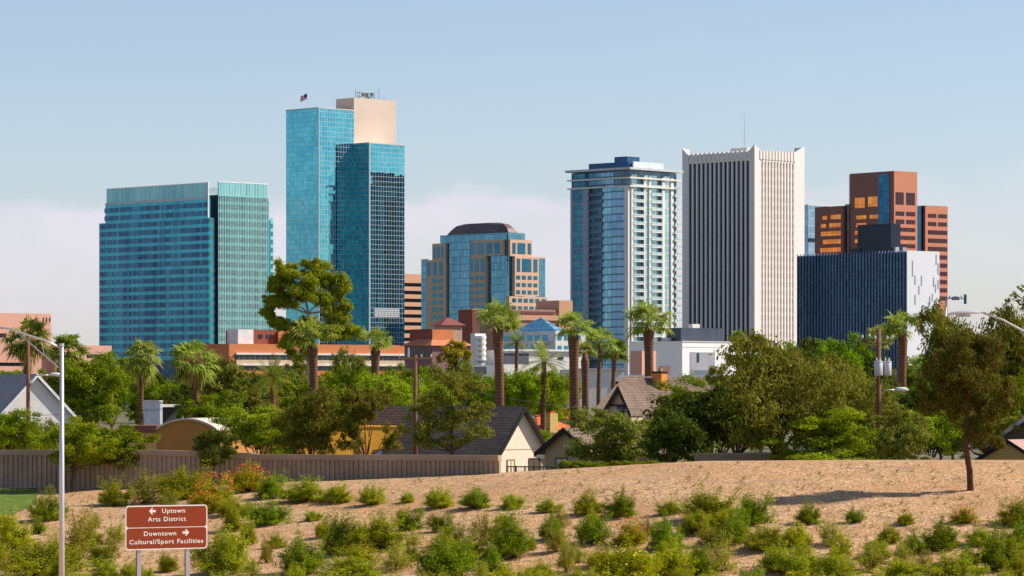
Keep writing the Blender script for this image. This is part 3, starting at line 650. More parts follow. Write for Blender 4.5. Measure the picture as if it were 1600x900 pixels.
# tudor house (brown roof, dormer gable, orange chimney) built from its own corner points
O=W(905,HY,345); O.z=0; root=empty('tudor_house',O,0,'brown roofed tudor house with black trimmed dormer and tall orange chimney','house')
def q(px,py,D): return W(px,py,D)-O
R0,R1,E0,E1=q(975,588,352),q(1125,589,362),q(903,667,338),q(1120,672,346); bk=Vector((3,16,0)); E0b,E1b=E0+Vector((4,22,0)),E1+Vector((2,24,0))
MB().add([R0,R1,E0,E1,E0b,E1b],[(2,3,1,0),(0,1,5,4),(2,0,4),(1,3,5)]).build('roof',shb,root)
def down(p,i=.5): return Vector((p.x,p.y,0))
a,b=E0+Vector((.8,.5,.15)),E1+Vector((-.8,.5,.15)); c_,d_=E1b+Vector((-.8,-.8,.15)),E0b+Vector((.8,-.8,.15))
MB().add([down(a),down(b),down(c_),down(d_),a,b,c_,d_],[(0,1,5,4),(1,2,6,5),(2,3,7,6),(3,0,4,7)]).build('wall',tan,root)
# dormer: gable facing front-left
pk_,gl,gr=q(967,606,336),q(941,650,337.6),q(985,646,334.6); back=Vector((2.2,9,0))
wl_=Vector((gl.x,gl.y,q(0,690,337).z)); wr_=Vector((gr.x,gr.y,q(0,690,335).z))
MB().poly_prism([wl_,wr_,gr,pk_-Vector((0,0,.1)),gl],(1.4,6,0)).build('dormer_wall',mat('beige_render',(.50,.38,.27),.85),root)
f=Vector((-.12,-.5,0))
for e in (gl+(gl-pk_)*.45,gr+(gr-pk_)*.12):
    MB().poly_prism([pk_+f+Vector((0,0,.2)),e+f+Vector((0,0,.2)),e+back+Vector((0,0,.2)),pk_+back+Vector((0,0,.2))],(0,0,-.15)).build('dormer_roof',shb,root)
    MB().poly_prism([pk_+f+Vector((0,0,.28)),e+f+Vector((0,0,.28)),e+f-Vector((0,0,.30)),pk_+f-Vector((0,0,.38))],(0,.1,0)).build('bargeboard',blk,root)
cw=(gl+gr)/2; dirv=(gr-gl); dirv.z=0; dirv.normalize(); n_=Vector((dirv.y,-dirv.x,0))
w0=Vector((q(969,0,336).x,q(969,0,336).y,0)); 
t0=(pk_.xy-gl.xy).length; base=Vector((pk_.x,pk_.y,0))+dirv*.0+n_*.22
zt,zb=q(0,632,336).z,q(0,652,336).z
MB().poly_prism([base+Vector((0,0,zb)),base+dirv*.95+Vector((0,0,zb)),base+dirv*.95+Vector((0,0,zt)),base+Vector((0,0,zt))],n_*.06).build('dormer_window',mat('dark_pane',(.02,.02,.035),.3),root)
b_=base-dirv*1.0; MB().poly_prism([b_+Vector((0,0,zt-.15)),b_+dirv*1.9+Vector((0,0,zt-.15)),b_+dirv*1.9+Vector((0,0,zt)),b_+Vector((0,0,zt))],n_*.08).build('timber_beam',blk,root)
# chimney
P=W(1033.5,HY,353)-O; s=R(45); mb=MB(); hu,hv=.85,1.15
def rot(x,y,z): return (P.x+x*math.cos(s)-y*math.sin(s),P.y+x*math.sin(s)+y*math.cos(s),z)
zt=q(0,583,353).z; zb=q(0,640,353).z
def rbox(x0,x1,y0,y1,z0,z1): return MB().add([rot(x0,y0,z0),rot(x1,y0,z0),rot(x1,y1,z0),rot(x0,y1,z0),rot(x0,y0,z1),rot(x1,y0,z1),rot(x1,y1,z1),rot(x0,y1,z1)],[(0,3,2,1),(4,5,6,7),(0,1,5,4),(1,2,6,5),(2,3,7,6),(3,0,4,7)])
ch=rbox(0,.85,0,1.25,zb,zt).build('chimney',mat('orange_render',(.72,.26,.055),.85),root); rbox(-.06,.91,-.06,1.31,zt,zt+.18).build('chimney_cap',blk,ch); rbox(.25,.55,.35,.65,zt+.18,zt+.5).build('chimney_pot',mat('terracotta',(.5,.22,.1)),ch)
# orange tile house behind
B=Bld('tiled_house',842,420,30,'low house with bright orange tiled roof and yellow chimney behind the cream gable','house')
u1=B.u(905); MB().add([(0,0,B.z(672)),(u1,0,B.z(672)),(u1,8,B.z(668)),(0,8,B.z(668)),(2,4,B.z(652)),(u1*.55,4,B.z(650))],[(0,1,5,4),(1,2,5),(2,3,4,5),(3,0,4)]).build('roof',shingle('bright_orange_tile',(.62,.12,.03),(.80,.22,.06),.3),B.root)
B.box('wall',mat('yellow_render',(.75,.50,.16)),.4,u1-.4,.4,7.6,0,B.z(672))
c1=B.box('chimney',_mc['yellow_render'],B.u(857),B.u(869),-.4,.8,B.z(676),B.z(646)); B.box('chimney_cap',_mc['bright_orange_tile'],B.u(859),B.u(866),-.2,.6,B.z(646),B.z(643),c1)
B=Bld('red_tile_house',882,450,30,'low house with red tiled roof showing between the palm trunks','house')
u1=B.u(935); MB().add([(0,0,B.z(655)),(u1,0,B.z(655)),(u1,8,B.z(650)),(0,8,B.z(650)),(2.5,4,B.z(638)),(u1*.6,4,B.z(638))],[(0,1,5,4),(1,2,5),(2,3,4,5),(3,0,4)]).build('roof',_mc['bright_orange_tile'],B.root)
B.box('wall',white,.4,u1-.4,.4,7.6,0,B.z(655)); 
# yellow house behind the brown trees
B=Bld('yellow_house',452,325,22,'yellow walled house behind the brown-leaved trees','house')
B.box('wall',mat('bright_yellow_render',(.82,.38,.03)),0,B.u(618),0,8,0,B.z(668)); B.box('parapet',_mc['bright_yellow_render'],-.1,B.u(618)+.1,-.1,8,B.z(668),B.z(665.5))
B.R_('doorway',mat('dark_brown_door',(.1,.06,.03)),555,562,690,715,.06); pane(B,'R',585,611,704,716,mat('brown_frame',(.1,.06,.04)),mat('white_blind',(.6,.6,.6)),)  # dark brown doorway panel
# brown arched-roof building
B=Bld('barrel_roof_building',245,300,-18,'brown building with shallow arched roof and pale rim behind the wall','building')
w=B.u(340); z0,z1=B.z(672),B.z(656); n=14; arc=[(w*i/n,0,lerp(z0,z1,math.sin(math.pi*i/n)**.8)) for i in range(n+1)]
MB().poly_prism([(0,0,0),(w,0,0)]+arc[::-1],(0,10,0)).build('wall',mat('ochre_render',(.46,.20,.05),.85,var=.05),B.root)
mb=MB()
for a,b in zip(arc,arc[1:]): mb.poly_prism([Vector(a)+Vector((0,-.25,.0)),Vector(b)+Vector((0,-.25,.0)),Vector(b)+Vector((0,-.25,.16)),Vector(a)+Vector((0,-.25,.16))],(0,10.4,0))
mb.build('arched_roof',mat('pale_rim',(.62,.52,.42)),B.root)
B.box('low_wing',mat('yellow_ochre_render',(.72,.44,.15)),B.u(190),-.01,.5,8,0,B.z(676)); B.box('low_roof',mat('rust_roof',(.25,.09,.05)),B.u(186),0,.1,8,B.z(676),B.z(665))
# white box building
B=Bld('white_flat_house',250,380,30,'small white flat roofed house between the palms, behind the arched roof','house')
B.box('wall',mat('bluish_white_wall',(.66,.68,.72)),0,B.u(254),0,B.v(220),0,B.z(628)); B.box('parapet',white,-.15,B.u(254),-.15,B.v(220)+.1,B.z(628),B.z(625.5))
B.box('carport_roof',white,B.u(254),B.u(292),.5,5,B.z(636),B.z(632)); B.box('carport_wall',mat('dark_recess',(.04,.035,.04)),B.u(254),B.u(288),2,5,0,B.z(636.2)); B.box('post',white,B.u(289),B.u(290.5),.6,.8,0,B.z(636.1))
# white gable house left
B=Bld('white_gable_house',-2,300,30,'white gabled house with grey roof at the left edge behind the tall pole','house')
w=B.u(114); he=B.z(650,w,0); zr=B.z(587,w/2,0)
gable(B,w,12,he,zr,white,mat('grey_roof',(.34,.30,.27)),.3,rake=.12)
for o in B.root.children:
    if o.name.startswith('bargeboard'): o.data.materials[0]=whitemetal
# right side low houses
def hip(name,pl,pr,ye,yr,D,roofm,wallm,label,rid=(.35,.65),ang=10):
    B=Bld(name,pl,D,ang,label,'house'); u1=B.u(pr); d=9
    zt=B.z(ye); zr=B.z(yr)
    MB().add([(-.5,-.5,zt),(u1+.5,-.5,zt),(u1+.5,d+.5,zt),(-.5,d+.5,zt),(u1*rid[0],d/2,zr),(u1*rid[1],d/2,zr)],[(0,1,5,4),(1,2,5),(2,3,4,5),(3,0,4)]).build('roof',roofm,B.root)
    B.box('wall',wallm,0,u1,0,d,0,zt); B.box('fascia',whitemetal,-.5,u1+.5,-.55,-.42,zt-.25,zt); return B
hip('hip_roofed_house',1372,1458,719,690,285,shb,tan,'low house with brown hip roof just over the gravel crest, behind a bare stemmed tree',(.3,.42))
B=Bld('ochre_gable_house',1532,270,-35,'ochre gable house with pink tiled roof at the right edge','house')
w=B.u(1622); gable(B,w,9,B.z(718),B.z(690,w/2),mat('ochre_wall',(.55,.36,.14)),mat('pink_tile',(.45,.27,.22)),.35,rake=.1)
B=Bld('dark_gable_house',1545,300,-25,'dark gable house with a pale roof edge behind the ochre one','house')
w=B.u(1680); gable(B,w,9,B.z(694),B.z(648,w/2),mat('dark_brown_wall',(.10,.075,.06)),mat('grey_tile',(.2,.18,.17)),.35,rake=.2)  # plain dark brown walls
for o in B.root.children:
    if o.name.startswith('bargeboard'): o.data.materials[0]=mat('pale_board',(.5,.45,.42))
B=Bld('garden_wall',1085,262,2,'low tan garden wall under the trees right of centre','wall')
B.box('wall',mat('garden_tan',(.32,.24,.15)),0,B.u(1372),0,.25,0,B.z(709)); B.box('coping',conc,-.05,B.u(1372),-.05,.3,B.z(709),B.z(708))
B=Bld('white_wall',1300,258,0,'low white wall just above the gravel crest below the bright green tree','wall')
B.box('wall',white,0,B.u(1345),0,.2,0,B.z(717)); B.box('coping',conc,-.05,B.u(1345),-.05,.25,B.z(717),B.z(716.3))
# railing in front of the houses
def railing(x0,x1,y0,y1,D,n,label):
    a,b=W(x0,HY,D),W(x1,HY,D); a.z=b.z=0; r=empty('railing',(a.x,a.y,0),0,label,'railing'); za,zb=W(x0,y0,D).z,W(x1,y1,D).z; d=b-a
    mb=MB(); mb.tube([Vector((0,0,za)),d+Vector((0,0,zb))],.045,6); mb.tube([Vector((0,0,za-.9)),d+Vector((0,0,zb-.9))],.03,6); mb.build('rail',dark,r)
    for i in range(n):
        p=d*(i/(n-1)); z=lerp(za,zb,i/(n-1)); MB().tube([p+Vector((0,0,z-1.6)),p+Vector((0,0,z+.06))],.05,6).build('post',dark,r)
    mb=MB()
    for i in range(n*5):
        p=d*(i/(n*5-1)); z=lerp(za,zb,i/(n*5-1)); mb.tube([p+Vector((0,0,z-.9)),p+Vector((0,0,z))],.012,4)
    mb.build('bar',dark,r)
railing(792,905,729,730,235,9,'thin dark metal railing along the foot of the gabled houses')
# long ribbed wall
wallc=None
m,nt,out=newmat('ribbed_wall'); v=coord(nt); c=mixc(nt,stretch(nt,noise(nt,v,.35,5,.65),.3,.7),(.31,.225,.15),(.48,.355,.25)); bsdf(nt,out,c,.9,bump=noise(nt,v,6,3),bs=.3)
pts=[]; px=-420
def wallline(px):
    if px<515: D=lerp(232,216,(px+420)/935.)
    else: D=lerp(216,209,(px-515)/270.)
    return D
root=empty('boundary_wall',(0,220,0),0,'long grey-brown wall of vertical ribs with flat coping above the gravel slope','wall')
top=[]
for px in range(-420,786,15):
    D=wallline(px); P=W(px,HY,D); zt=W(0,(703 if px<245 else lerp(703,707.5,(px-245)/140.) if px<385 else 707.5+(px-385)*.004+ (2.2 if px>395 else 0)),D).z
    top.append((P.x,P.y-220,zt))
mb=MB(); mc=MB(); mr=MB()
for a,b in zip(top,top[1:]):
    g=min(gz(a[0],a[1]+220),gz(b[0],b[1]+220))-.6
    d=Vector((b[0]-a[0],b[1]-a[1],0)); L=d.length; d.normalize(); nrm=Vector((d.y,-d.x,0))
    def seg(m_,f0,f1,z0a,z1a,z1b):
        p=[Vector((a[0],a[1],0))+nrm*f1,Vector((b[0],b[1],0))+nrm*f1,Vector((b[0],b[1],0))+nrm*f0,Vector((a[0],a[1],0))+nrm*f0]
        m_.add([(*p[0].xy,z0a),(*p[1].xy,z0a),(*p[2].xy,z0a),(*p[3].xy,z0a),(*p[0].xy,z1a),(*p[1].xy,z1b),(*p[2].xy,z1b),(*p[3].xy,z1a)],[(0,3,2,1),(4,5,6,7),(0,1,5,4),(1,2,6,5),(2,3,7,6),(3,0,4,7)])
    seg(mb,-.2,0,g,a[2]-.3,b[2]-.3); 
    cz=.34
    p=[Vector((a[0],a[1],0))+nrm*.13,Vector((b[0],b[1],0))+nrm*.13,Vector((b[0],b[1],0))-nrm*.25,Vector((a[0],a[1],0))-nrm*.25]
    mc.add([(*p[0].xy,a[2]-cz),(*p[1].xy,b[2]-cz),(*p[2].xy,b[2]-cz),(*p[3].xy,a[2]-cz),(*p[0].xy,a[2]),(*p[1].xy,b[2]),(*p[2].xy,b[2]),(*p[3].xy,a[2])],[(0,3,2,1),(4,5,6,7),(0,1,5,4),(1,2,6,5),(2,3,7,6),(3,0,4,7)])
    k=max(1,int(L/.25))
    for i in range(k):
        t=(i+.5)/k; c_=Vector((lerp(a[0],b[0],t),lerp(a[1],b[1],t),0)); z=lerp(a[2],b[2],t)-.35
        hw=.05+.035*((len(mr.f)*7)%3)/2; q0=c_-d*hw; q1=c_+d*hw; o1=nrm*.09
        mr.add([(*q0.xy,g),(*q1.xy,g),(*(q1+o1).xy,g),(*(q0+o1).xy,g),(*q0.xy,z),(*q1.xy,z),(*(q1+o1).xy,z),(*(q0+o1).xy,z)],[(3,2,6,7),(0,3,7,4),(2,1,5,6),(4,5,6,7)])
mb.build('panel',m,root); mc.build('coping',m,root); mr.build('rib_face',m,root)

# ------------------------------------------------------------------ vegetation
def quadmesh(name,V,m):
    V=np.asarray(V,dtype=np.float32).reshape(-1,3); n=len(V)//4; me=bpy.data.meshes.new(name)
    me.vertices.add(n*4); me.vertices.foreach_set('co',V.ravel()); me.loops.add(n*4); me.loops.foreach_set('vertex_index',np.arange(n*4,dtype=np.int32))
    me.polygons.add(n); me.polygons.foreach_set('loop_start',np.arange(0,n*4,4,dtype=np.int32)); me.materials.append(m); me.update(); me.validate(); return me
def unit(a): return a/np.maximum(np.linalg.norm(a,axis=1,keepdims=True),1e-6)
def leaves(P,N,L,Wd,droop=0.,jit=.8):
    n=len(P); N=unit(N+rng.normal(0,jit,(n,3))); T=unit(np.cross(N,rng.normal(0,1,(n,3)))); 
    if droop: T=unit(T+np.array([0,0,-droop])); N=unit(np.cross(T,np.cross(N,T)))
    S=np.cross(N,T); l=(L*rng.uniform(.6,1.3,n))[:,None]; w=(Wd*rng.uniform(.7,1.3,n))[:,None]
    return np.stack([P-T*l*.5,P+S*w*.5,P+T*l*.5,P-S*w*.5],1)
def crown(lobes,n,sub=9,subr=.36,L=.04,Wd=.02,droop=0.,jit=.7,flat=.8,inner=.3):
    """lobes: (x,y,z,rx,ry,rz). Leaves sit on small clumps scattered over each lobe, leaving gaps between the clumps."""
    A=np.array(lobes,float); wgt=(A[:,3]*A[:,5]); wgt/=wgt.sum(); out=[]
    for a,wg_ in zip(A,wgt):
        k=max(3,int(sub)); d=unit(rng.normal(0,1,(k,3))); rr=rng.uniform(.45,1.,k)[:,None]; C=a[:3]+d*rr*a[3:6]
        sr=subr*rng.uniform(.6,1.25,k)[:,None]*a[3:6]
        m_=int(n*wg_); idx=rng.integers(0,k,m_); dd=unit(rng.normal(0,1,(m_,3))); dd[:,2]=np.where(dd[:,2]<0,dd[:,2]*flat,dd[:,2])
        r2=rng.uniform(inner,1.22,m_)[:,None]; P=C[idx]+dd*r2*sr[idx]
        N=dd+.35*d[idx]+np.array([0,0,.35]); out.append(leaves(P,N,L,Wd,droop,jit))
    return np.concatenate(out)
def limbmesh(base,targets,r0,mb,fork=.35,n=7):
    for t in targets:
        b=Vector(base); t=Vector(t); mid=b.lerp(t,.5)+Vector((random.uniform(-.04,.04),random.uniform(-.04,.04),-.02)); 
        mb.tube([b,b.lerp(mid,.5)+Vector((0,0,.01)),mid,t.lerp(mid,.4),t],[r0,r0*.75,r0*.55,r0*.35,r0*.15],n)
bark=mat('dark_bark',(.10,.065,.045),.95,scale=3,var=.35); barkp=mat('pale_bark',(.45,.36,.28),.9,scale=3,var=.3); barkr=mat('reddish_bark',(.20,.09,.05),.95,scale=3,var=.4)
Lgreen=leafmat('green_leaf',(.085,.145,.006),(.31,.38,.016),.36); Lbright=leafmat('bright_leaf',(.14,.205,.007),(.42,.47,.022),.33)
Leuc=leafmat('olive_brown_leaf',(.10,.125,.012),(.37,.33,.045),.33); Ldark=leafmat('dark_leaf',(.055,.085,.010),(.15,.18,.025),.3)
Lyel=leafmat('yellow_leaf',(.30,.25,.015),(.52,.40,.03),.35); Lolive=leafmat('olive_leaf',(.14,.165,.018),(.31,.29,.045),.35); Leucg=leafmat('gum_leaf',(.17,.22,.010),(.46,.48,.03),.4)
def lobeset(kind,seed):
    r=random.Random(seed); o=[]
    if kind=='round':
        for i in range(13):
            a=r.uniform(0,6.28); q=r.uniform(.1,.62); z=r.uniform(.38,.84); rr=r.uniform(.17,.27)*(1.15-abs(z-.6)); o.append((q*.5*math.cos(a)*1.15,q*.5*math.sin(a)*1.15,z,rr,rr,rr*.62))
    elif kind=='wide':
        for i in range(15):
            a=r.uniform(0,6.28); q=r.uniform(0,.8); z=.82-.45*q*q-r.uniform(0,.3); rr=r.uniform(.14,.22); o.append((q*.48*math.cos(a),q*.48*math.sin(a),z,rr,rr,rr*.55))
    elif kind=='clumpy':
        for i in range(11):
            a=r.uniform(0,6.28); q=r.uniform(.2,.85); z=r.uniform(.35,.9); q*=1.1-.5*max(0,z-.6)/.3; rr=r.uniform(.11,.19); o.append((q*.42*math.cos(a),q*.42*math.sin(a),z,rr,rr,rr*.75))
    return o
PROTO={}
def norm(V):
    kz=1/np.percentile(V[:,:,2],99.7); kx=.5/np.percentile(np.abs(V[:,:,0]),98.5); return V*np.array([kx,kx,kz]),kx,kz
def proto(key,kind,seed,leafm,barkm,n=9000,L=.03,Wd=.014,droop=0.,jit=.7,sub=15):
    lo=lobeset(kind,seed); V=crown(lo,n,sub=sub,L=L,Wd=Wd,droop=droop,jit=jit); V,kx,kz=norm(V)
    me=quadmesh('crown_'+key,V,leafm); lo=[(l[0]*kx,l[1]*kx,l[2]*kz) for l in lo]
    mb=MB(); mb.tube([(0,0,-.02),(.01,0,.12),(0,.01,.25)],[.030,.024,.02],8)
    limbmesh((0,.01,.25),[(l[0],l[1],l[2]) for l in lo],.015,mb); o=mb.build('trunk_proto',barkm); tm=o.data; bpy.data.objects.remove(o)
    tm.polygons.foreach_set('use_smooth',[True]*len(tm.polygons)); PROTO[key]=(me,tm)
proto('round1','round',1,Lgreen,bark,22000,L=.032,Wd=.013); proto('round2','round',2,Lbright,bark,22000,L=.032,Wd=.013); proto('round3','round',3,Lbright,bark,22000,L=.034,Wd=.011,droop=.6)
proto('wide1','wide',4,Lgreen,bark,24000,L=.032,Wd=.009); proto('wide2','wide',5,Lbright,bark,24000,L=.034,Wd=.009,droop=.4)
proto('gum1','clumpy',6,Leuc,barkr,17000,L=.034,Wd=.011,droop=.8); proto('gum2','clumpy',8,Leuc,bark,19000,L=.034,Wd=.011,droop=.8); proto('gum3','round',9,Leuc,barkr,20000,L=.034,Wd=.011,droop=.8)
proto('dark1','round',10,Ldark,bark,12000,L=.045,Wd=.02); proto('dark2','clumpy',11,Ldark,bark,12000,L=.05,Wd=.02)
proto('yel1','round',12,Lyel,bark,9000,L=.05,Wd=.025); proto('olive1','round',13,Lolive,bark,12000,L=.04,Wd=.017); proto('olive2','wide',14,Lolive,bark,12000,L=.04,Wd=.015)
def tree(key,cx,top,hw,D,label,name='leafy_tree',group=None,rz=None,base=None,cat='tree',low=.0):
    P=on(cx,D); zt=CH+(HY-top)/F*D; H=zt-P.z; w=hw*2/F*D
    e=empty(name,P-Vector((0,0,.05)),rz if rz is not None else random.uniform(0,6.28),label,cat,group); me,tm=PROTO[key]
    o=link(bpy.data.objects.new('crown',me),e); o.scale=(w,w,H); 
    t=link(bpy.data.objects.new('trunk',tm),e); t.scale=(w*.8,w*.8,H); return e
T=tree
G='trees among the houses'
def trees():
    # far line below the towers
    far=[(20,575,45,'round1'),(95,572,30,'dark1'),(175,560,40,'round2'),(240,585,30,'dark1'),(285,590,35,'round1'),(345,560,38,'olive1'),(395,585,36,'olive2'),(640,570,32,'round1'),(690,585,40,'round3'),(750,588,36,'round2'),(800,590,34,'round3'),(850,578,38,'round2'),(1175,560,40,'dark1'),(1215,538,42,'round1'),(1262,530,44,'dark1'),(1312,524,46,'round1'),(1350,535,40,'dark1'),(420,580,45,'olive1'),(520,585,45,'round2'),(575,575,42,'round1'),(620,585,40,'round3'),(730,560,25,'olive1'),(1395,560,40,'olive1'),(1440,565,36,'round1'),(1480,560,40,'olive2'),(1540,540,40,'dark1'),(1600,530,45,'round1'),(545,545,26,'olive1'),(470,560,30,'olive2')]
    for i,(x,y,h,k) in enumerate(far):
        lab={'round1':'mid green','round2':'bright green','round3':'feathery green','dark1':'dark green','dark2':'dark clumped','olive1':'olive green','olive2':'spreading olive'}[k]
        T(k,x,y,h*1.12,random.uniform(430,500),f'{lab} tree far back under the skyline, {ordw(i_rank(x,[a[0] for a in far]))} from the left of the rear line','rear_tree',G)
    named=[
    ('round1',142,556,62,330,'big bright green spreading tree behind the small white lamp head on the left'),
    ('olive1',70,655,22,280,'small low tree before the white gable house'),
    ('olive1',12,640,40,262,'olive green tree at the left edge in front of the white gable house'),
    ('dark1',286,600,34,402,'dark tree behind the arched roof beside the palm with yellow skirt'),
    ('round1',235,597,34,410,'dark green tree behind the small white flat house'),
    ('olive2',358,572,58,360,'olive feathery tree above the arched roof, left of centre'),
    ('round1',330,612,50,345,'mid green tree right behind the arched roof'),
    ('round2',405,634,58,290,'bright green rounded tree behind the wall, right of the dense wall shrub'),
    ('dark1',425,575,52,400,'dark tree below the tall gum, with palm fronds in it'),
    ('round1',468,596,52,385,'mid green tree between the dark tree and the brown-leaved ones'),
    ('gum3',486,606,50,285,'brown-leaved tree left of the pair in front of the yellow house'),
    ('gum1',572,602,48,285,'brown-leaved tree with dark forked trunk, right of the pair before the yellow house'),
    ('round3',545,572,62,400,'bright feathery tree behind the brown-leaved pair'),
    ('round2',605,585,48,385,'bright green tree left of the wooden pole in the middle'),
    ('olive1',690,562,40,440,'yellow-olive tree under the bright yellow one'),
    ('round2',670,600,42,400,'green tree right behind the wooden pole in the middle'),
    ('round1',745,590,46,420,'green tree left of the tall thick palm'),
    ('round2',800,580,44,400,'bright green tree right of the tall thick palm'),
    ('round3',850,575,46,475,'feathery green tree left of the three tall palms'),
    ('round1',875,600,34,500,'mid green tree against the left palm of the tall trio'),
    ('round2',838,672,28,350,'small bright tree below the yellow chimney'),
    ('olive1',955,638,60,278,'olive green bushy tree in front of the tudor house'),
    ('wide1',1084,590,70,285,'wide dark green mesquite right of the tudor house'),
    ('dark1',1120,600,88,272,'very dark dense tree under the wide mesquite'),
    ('dark1',1050,640,60,268,'low dark tree beneath the mesquite'),
    ('gum3',1215,524,100,262,'tallest brown-olive gum right of centre with thin trunks'),
    ('gum2',1150,560,62,275,'brown-olive gum left of the tallest one, behind the mesquite'),
    ('gum3',1325,556,58,300,'rounded brown-olive gum left of the pole with grey cans'),
    ('wide2',1300,640,90,258,'bright feathery palo verde low on the gravel crest'),
    ('olive2',1405,632,44,256,'thin olive tree with dark branching stems right of the palo verde'),
    ('wide2',1355,668,48,262,'small feathery tree between the palo verde and the stemmed tree'),
    ('gum3',1490,478,62,330,'dark clumped gum behind the street lamp head'),
    ('dark1',1470,600,60,320,'dark tree low behind the lone gum on the gravel'),
    ('gum3',1590,480,72,320,'brown-olive gum at the right edge under the lamp arm'),
    ('round2',1455,640,50,300,'green tree low left of the lone gum trunk'),
    ('round1',1590,580,45,310,'green tree at the right edge behind the lone gum'),
    ('round1',1440,590,40,340,'green tree right of the utility pole with grey cans'),
    ('dark1',1340,600,44,345,'dark green tree below the grey cans'),
    ('gum2',1545,600,50,300,'olive gum filling behind the lone gum crown'),
    ('round1',8,642,56,228,'low spreading mesquite at the left edge in front of the wall'),
    ('round3',114,652,60,220,'spreading mesquite in front of the wall, behind the metal lamp post'),
    ('round1',196,664,46,222,'mesquite with leaning dark trunk in front of the wall'),
    ]
    for k,x,y,h,D,lab in named: T(k,x,y,h*1.06,D,lab,'leafy_tree',G)
def i_rank(x,xs): return sorted(xs).index(x)+1
ORD='first second third fourth fifth sixth seventh eighth ninth tenth eleventh twelfth thirteenth fourteenth fifteenth sixteenth seventeenth eighteenth nineteenth twentieth'.split()
def ordw(n):
    if n<=20: return ORD[n-1]
    t,u=divmod(n,10); tens={2:'twenty',3:'thirty',4:'forty',5:'fifty',6:'sixty'}[t]
    return {2:'twentieth',3:'thirtieth',4:'fortieth',5:'fiftieth',6:'sixtieth'}[t] if u==0 else tens+'-'+ORD[u-1]
trees()
# bare-branched sparse tree before the cream house, the tall gum, the lone gum, the dense wall shrub: each with its own shape
def special(name,lobes,D,basepx,label,leafm,barkm,n,L,Wd,trunk,droop=.6,sub=10,subr=.42,jit=.7,limb=.11,basez=None,extra=None,LS=1.):
    "lobes as (px,py,depth offset m, radius px, vertical factor)"
    P=on(basepx,D); 
    if basez is not None: P.z=basez
    e=empty(name,P,0,label,'tree','trees among the houses' if D>235 else None)
    s=D/F; lo=[]
    for (x,y,dy,r,vf) in lobes: q_=W(x,y,D+dy)-P; lo.append((q_.x,q_.y,q_.z,r*s*LS,r*s*LS,r*s*vf*LS))
    me=quadmesh(name+'_crown',crown(lo,n,sub=sub,subr=subr,L=L,Wd=Wd,droop=droop,jit=jit),leafm); link(bpy.data.objects.new('crown',me),e)
    mb=MB(); tp=[W(x,y,D)-P for x,y in trunk[0]]; tp[0].z-=.3; mb.tube(tp,trunk[1],10)
    for l in lo:
        # nearest trunk node below the lobe
        c=[p for p in tp[1:] if p.z<l[2]-.2] or [tp[1]]; b=min(c,key=lambda p:(p-Vector(l[:3])).length); b=b.copy(); t=Vector(l[:3]); m1=b.lerp(t,.45)+Vector((random.uniform(-.25,.25),0,-.15)); mb.tube([b,m1,b.lerp(t,.75)+Vector((random.uniform(-.2,.2),0,.1)),t+Vector((0,0,.2))],[limb,limb*.7,limb*.45,limb*.15],7)
    mb.build('trunk',barkm,e,True); return e
barkd=mat('brown_gum_bark',(.10,.045,.028),.95,scale=3,var=.35)
Lgumd=leafmat('dark_gum_leaf',(.075,.085,.010),(.25,.22,.035),.35)
special('tall_gum_tree',[(446,425,0,24,1.1),(492,424,1,25,.9),(475,445,-1,26,.9),(532,450,0,20,1.1),(455,465,1.5,28,.8),(500,470,-1,24,.8),(427,470,0,18,.8),(525,495,0,22,.9),(418,490,0,14,1),(440,505,0,22,.7),(478,512,1,28,.7),(513,520,-1,26,.7),(540,477,0,12,1.1),(430,445,1,16,1),(508,440,0,16,.9),(548,520,0,22,.8),(465,540,0,30,.8)],
  430,487,'tall yellow-green gum tree with pale branches in front of the mirror tower',Leucg,barkp,60000,.48,.10,([(487,720),(486,600),(482,560),(476,525),(482,490),(474,455)],[.45,.36,.3,.24,.17,.1]),limb=.13,sub=24,subr=.36,jit=1.0,LS=.92)
special('yellow_leaved_tree',[(700,549,0,13,.9),(723,546,0,13,.9),(712,541,.5,12,.8),(712,556,-.5,16,.7),(690,560,0,9,.8),(730,556,0,9,.8)],430,712,'bright yellow-green round tree below the brick arcade',Lyel,bark,5000,.28,.13,([(712,700),(712,600),(712,570)],[.3,.22,.15]),droop=0,limb=.08)
special('sparse_tree',[(705,597,0,26,.8),(680,628,0,30,.7),(735,615,.5,28,.7),(650,668,0,26,.7),(755,640,0,22,.7),(690,660,.6,34,.6),(745,672,-.5,26,.8),(720,650,0,28,.6),(660,640,.5,26,.6),(700,690,0,26,.5),(668,692,0,22,.5)],
  262,706,'thin brownish tree with dark trunk in front of the dark shingle roof',Leuc,bark,13000,.26,.085,([(706,740),(706,705),(705,670),(710,645)],[.2,.17,.14,.10]),droop=.8,limb=.085)
special('lone_gum_tree',[(1512,545,0,36,.8),(1545,560,0,34,.9),(1480,572,0,34,.9),(1515,595,-.6,38,.8),(1460,605,0,30,.8),(1562,600,0,28,.9),(1490,630,.4,34,.8),(1545,640,0,32,.8),(1450,635,0,20,.8),(1572,632,0,18,1),(1530,535,.5,22,.7),(1525,675,0,26,.8),(1560,690,0,16,.8),(1500,610,.8,34,.8)],
  189,1516,'lone dark gum with a slim brown trunk standing on the gravel slope',Lgumd,barkd,34000,.20,.055,([(1517,769),(1515,735),(1509,700),(1513,668),(1511,640),(1518,600),(1520,570)],[.19,.165,.15,.13,.11,.09,.06]),droop=.9,limb=.045,subr=.38,sub=16)
